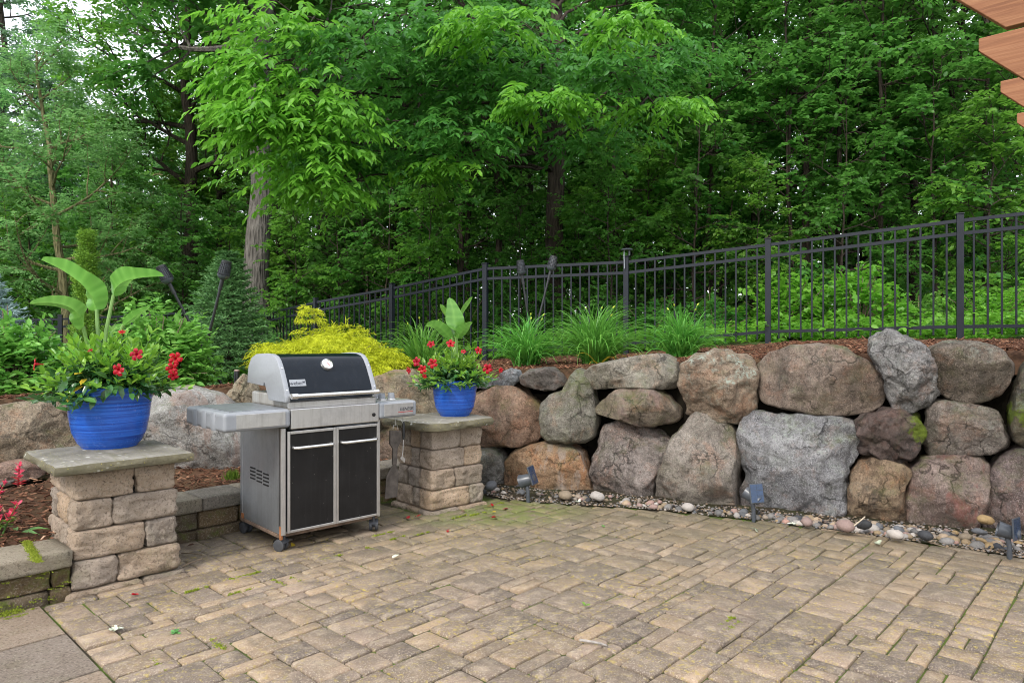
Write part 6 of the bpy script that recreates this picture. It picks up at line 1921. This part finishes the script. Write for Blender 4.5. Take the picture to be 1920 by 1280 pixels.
# the spreading tree behind the fence: limbs that reach forward over the beds
x, y = tp(1041, 11.8)
zt = terrain(x, y)
T0 = Vector((x, y, zt))
ct = thing('spreading_tree', 'spreading tree with the dark centre trunk and bright drooping sprays reaching forward over the fence', 'tree', T0)
rs = np.random.RandomState(500)
mb = MB()
tr = [Vector((0, 0, -.2)), Vector((.01, 0, 1.0)), Vector((-.02, .02, 2.2)), Vector((.03, 0, 3.2)), Vector((.1, .1, 4.6)), Vector((.0, .1, 6.5)), Vector((-.1, .2, 8.6))]
mb.tube(tr, [.20, .165, .155, .145, .12, .09, .04], 16, caps=False)
bases, dirs, lens = [], [], []
bases2, dirs2 = [], []
def limb(path, r, nspray, rad, flat=.45, twig=5, dark=False):
    pts = [p - T0 for p in path]
    # smooth path
    dense = []
    for i in range(len(pts) - 1):
        for k in range(5): dense.append(pts[i].lerp(pts[i + 1], k / 5) + Vector(rs.normal(0, .03, 3)))
    dense.append(pts[-1])
    m = len(dense)
    mb.tube(dense, [max(.006, r * (1 - .85 * i / m)) for i in range(m)], 8, caps=False)
    c = pts[-1]
    dl = (pts[-1] - pts[-2]).normalized()
    for j in range(twig):
        q = c + Vector((rs.normal(0, rad * .6), rs.normal(0, rad * .5), rs.normal(0, rad * flat * .6)))
        i = int(m * rs.uniform(.55, .95)); mid = dense[i].lerp(q, .5) + Vector((0, 0, .12))
        mb.tube([dense[i], mid, q], [.012, .008, .003], 5, caps=False)
    for j in range(nspray):
        u = rs.normal(0, .55, 3)
        q = c + Vector((u[0] * rad, u[1] * rad * .8, u[2] * rad * flat))
        d = Vector((u[0], u[1] - .3, 0)).normalized() * .9 + dl * .4 + Vector(rs.normal(0, .25, 3))
        d.z = d.z * .3 - .05
        (bases2 if dark else bases).append(tuple(q)); (dirs2 if dark else dirs).append(tuple(d))
def TT(z): return T0 + Vector((0, 0, z - zt))
limb([TT(4.6), at(900, 270, 11), at(700, 270, 9.4), at(560, 262, 8.0)], .035, 120, .62, .5, 9)
limb([TT(4.6), at(880, 310, 10.6), at(700, 330, 9.0), at(600, 345, 8.1)], .03, 70, .42, .45, 6)
limb([TT(5.4), at(860, 190, 10.6), at(640, 170, 8.8), at(490, 215, 7.7)], .03, 70, .36, .42, 6)
limb([TT(5.4), at(820, 160, 10.4), at(660, 180, 8.8), at(600, 200, 8.0)], .03, 90, .46, .5, 6)
limb([TT(6.4), at(800, 60, 10.2), at(620, 50, 8.8), at(520, 50, 8.0)], .03, 70, .5, .45, 6)
limb([TT(6.4), at(830, 30, 10.2), at(720, 30, 9.0), at(660, 90, 8.2)], .03, 60, .55, .45, 6, True)
limb([TT(4.6), at(1010, 230, 10.4), at(1015, 205, 9.2), at(1025, 188, 8.3)], .03, 62, .36, .26, 6)
limb([TT(5.0), at(1080, 180, 10.4), at(1140, 150, 9.2), at(1150, 130, 8.3)], .028, 50, .36, .40, 6, True)
limb([TT(5.8), at(1090, 70, 10.2), at(1150, 55, 9.0), at(1175, 50, 8.2)], .028, 55, .30, .36, 6)
limb([TT(4.6), at(1120, 220, 10.4), at(1200, 205, 9.4), at(1250, 200, 8.6)], .026, 50, .36, .26, 6)
limb([TT(4.4), at(960, 280, 10.4), at(900, 262, 9.3), at(870, 255, 8.5)], .028, 60, .45, .36, 6, True)
limb([TT(6.0), at(980, 80, 10.2), at(960, 65, 9.0), at(930, 50, 8.3)], .028, 70, .50, .28, 6)
limb([TT(6.0), at(820, 110, 10.4), at(620, 110, 8.8), at(480, 135, 7.9)], .028, 75, .38, .5, 6)
limb([TT(4.2), at(960, 310, 10.6), at(870, 318, 9.6), at(830, 315, 8.9)], .026, 40, .33, .30, 5)
for pth, rd in (((830, 230, 9.6), .75), ((760, 300, 9.2), .7), ((720, 150, 9.2), .75), ((900, 160, 9.4), .75), ((1000, 120, 9.4), .7), ((860, 90, 9.4), .75), ((1100, 250, 9.8), .65), ((640, 290, 9.0), .6), ((1230, 120, 9.8), .7), ((760, 60, 9.0), .7)):
    q = at(*pth); zz = max(4.2, min(7.0, q.z + .4))
    limb([TT(zz), TT(zz).lerp(q, .55) + Vector((0, 0, .2)), q], .026, 95, rd, .5, 7, True)
for k in range(20):
    a = k * 2.1; z = rs.uniform(4.7, 7.6)
    q = TT(z) + Vector((math.cos(a) * 1.9, math.sin(a) * 1.4 + .2, rs.uniform(.1, .8)))
    limb([TT(z - .3), TT(z).lerp(q, .5) + Vector((0, 0, .15)), q], .03, 60, .8, .5, 7, True)
# the stout limb seen against the leaves at the top of the picture
limb([TT(4.2), at(960, 150, 11.2), at(915, 75, 10.6), at(865, 0, 10.2), at(830, -60, 10)], .065, 40, .7, .5, 5, True)
mb.build('trunk', BARK_D, ct, smooth=True)
n_b = len(bases)
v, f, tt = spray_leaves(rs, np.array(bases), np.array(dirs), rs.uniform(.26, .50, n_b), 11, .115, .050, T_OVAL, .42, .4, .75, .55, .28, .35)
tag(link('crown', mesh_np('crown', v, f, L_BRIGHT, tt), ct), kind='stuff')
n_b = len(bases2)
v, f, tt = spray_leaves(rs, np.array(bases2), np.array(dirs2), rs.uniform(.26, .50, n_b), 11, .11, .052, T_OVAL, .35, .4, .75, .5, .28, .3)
tag(link('shaded_crown', mesh_np('shaded_crown', v, f, L_DARK, tt), ct), kind='stuff')  # darker leaf colour paints the shade between the bright sprays

# brush along the fence foot
def brush(px, Y, rx, rz, label, mat, seed, leafL, ratio=.7, tmpl=T_OVAL, nst=170):
    x, y = tp(px, Y)
    return bush('woodland_shrub', label, 'shrub', (x, y, terrain(x, y) - .05), rx, rz, nst, leafL, ratio, mat, seed, 0, tmpl, 'shrubs growing along the far side of the fence', 9)
for i, (px, Y, rx, rz, lb, mt, ll, tm) in enumerate([
    (1470, 9.6, .75, 1.05, 'bright jagged-leaved shrub behind the fence, left of two alike', L_BRIGHT, .10, T_STAR), (1610, 9.2, .75, 1.10, 'bright jagged-leaved shrub behind the fence beside the tallest post', L_BRIGHT, .10, T_STAR),
    (1720, 9.0, .6, .7, 'low bright leafy shrub behind the pickets at the tallest post', L_LILY, .06, T_OVAL), (1860, 8.6, .8, .75, 'low bright leafy shrub behind the fence under the pergola', L_BRIGHT, .07, T_OVAL), (1990, 8.6, .8, .9, 'low bright leafy shrub behind the fence at the frame edge', L_BRIGHT, .07, T_OVAL),
    (1340, 10.0, .7, .8, 'dark leafy shrub behind the fence above the lone daylily', L_ROUND, .075, T_OVAL), (1220, 10.2, .7, .9, 'dark leafy shrub behind the fence lamp', L_ROUND, .08, T_OVAL), (1100, 10.4, .7, .8, 'dark leafy shrub behind the widest daylily', L_DARK, .08, T_OVAL),
    (960, 10.6, .75, 1.0, 'dark leafy shrub behind the two leaning fence torches', L_ROUND, .08, T_OVAL), (850, 10.8, .75, 1.1, 'mid green leafy shrub behind the smaller pot and fence', L_MID, .08, T_OVAL), (740, 11.6, .85, 1.3, 'mid green leafy shrub behind the gold shrub and fence', L_ROUND, .08, T_OVAL),
    (640, 12.3, .95, 1.5, 'tall leafy shrub behind the fence above the gold shrub', L_ROUND, .08, T_OVAL), (545, 12.9, .9, 1.6, 'leafy shrub hiding the foot of the thick grey trunk', L_PALE, .07, T_OVAL), (510, 11.4, .35, .9, 'thin pale shrub before the foot of the thick grey trunk', L_PALE, .06, T_OVAL),
    (320, 14.0, 1.0, 1.2, 'leafy shrub under the trees behind the torches', L_MID, .08, T_OVAL), (225, 14.2, 1.0, 1.3, 'leafy shrub under the trees behind the paddle leaves', L_ROUND, .08, T_OVAL), (70, 13.4, 1.1, 1.5, 'leafy grey-green shrub behind the blue spruce', L_GREY, .08, T_OVAL), (-40, 13.0, 1.0, 1.6, 'leafy grey-green shrub at the frame edge behind the spruce', L_GREY, .08, T_OVAL)]):
    brush(px, Y, rx, rz, lb, mt, 300 + i, ll, .72, tm, 190 if rz < 1.2 else 260)

# far side of the wood, one mass of leaves, and the low green cover under the trees
rs = np.random.RandomState(900)
n = 7600
px = rs.uniform(-250, 2200, n); Y = rs.uniform(30, 46, n)
top = np.interp(px, [-250, 60, 110, 200, 260, 420, 1150, 1350, 2200], [13, 12, 9, 9, 12, 14, 14, 8.5, 8.5])
B = np.stack([(px - 960) / F * Y, Y, .2 + top * rs.rand(n) ** 1.25], 1)
az = rs.uniform(0, 6.28, n)
v, f, tt = spray_leaves(rs, B, np.stack([np.cos(az), np.sin(az), rs.uniform(-.2, .3, n)], 1), rs.uniform(.9, 1.6, n), 14, .40, .27, T_DIA, .3, .7, .8, .6, .3)
tag(link('far_wood', mesh_np('far_wood', v, f, L_MID, tt)), kind='stuff')
n = 4200
px = rs.uniform(-200, 2150, n); Y = rs.uniform(17, 25, n)
B = np.stack([(px - 960) / F * Y, Y, .3 + 4.2 * rs.rand(n) ** 1.3 + (px > 500) * .8], 1)
az = rs.uniform(0, 6.28, n)
for mk, mt, nm in ((px >= 520, L_ROUND, 'undergrowth'), (px < 520, L_PALE, 'lit_undergrowth')):  # left part gets a lighter leaf colour to paint it as lit
    m = int(mk.sum())
    v, f, tt = spray_leaves(rs, B[mk], np.stack([np.cos(az), np.sin(az), rs.uniform(-.2, .5, n)], 1)[mk], rs.uniform(.5, .9, m), 12, .17, .12, T_DIA, .3, .6, .8, .5, .3)
    tag(link(nm, mesh_np(nm, v, f, mt, tt)), kind='stuff')
n = 5200
P_ = []
while len(P_) < n:
    px_ = rs.uniform(-100, 2050); s = 1.58 + 1.6 * rs.rand() ** 1.3
    a = math.atan((px_ - 960) / F); r = wall_r(a) * s
    P_.append((r * math.sin(a), r * math.cos(a)))
B = np.array([(x, y, terrain(x, y) + rs.uniform(0, .22)) for x, y in P_])
az = rs.uniform(0, 6.28, n)
v, f, tt = spray_leaves(rs, B, np.stack([np.cos(az), np.sin(az), rs.uniform(.1, .9, n)], 1), rs.uniform(.15, .3, n), 8, .075, .05, T_OVAL, .2, .4, .8, .6, .28)
tag(link('ground_cover', mesh_np('ground_cover', v, f, L_BRIGHT, tt)), kind='stuff')
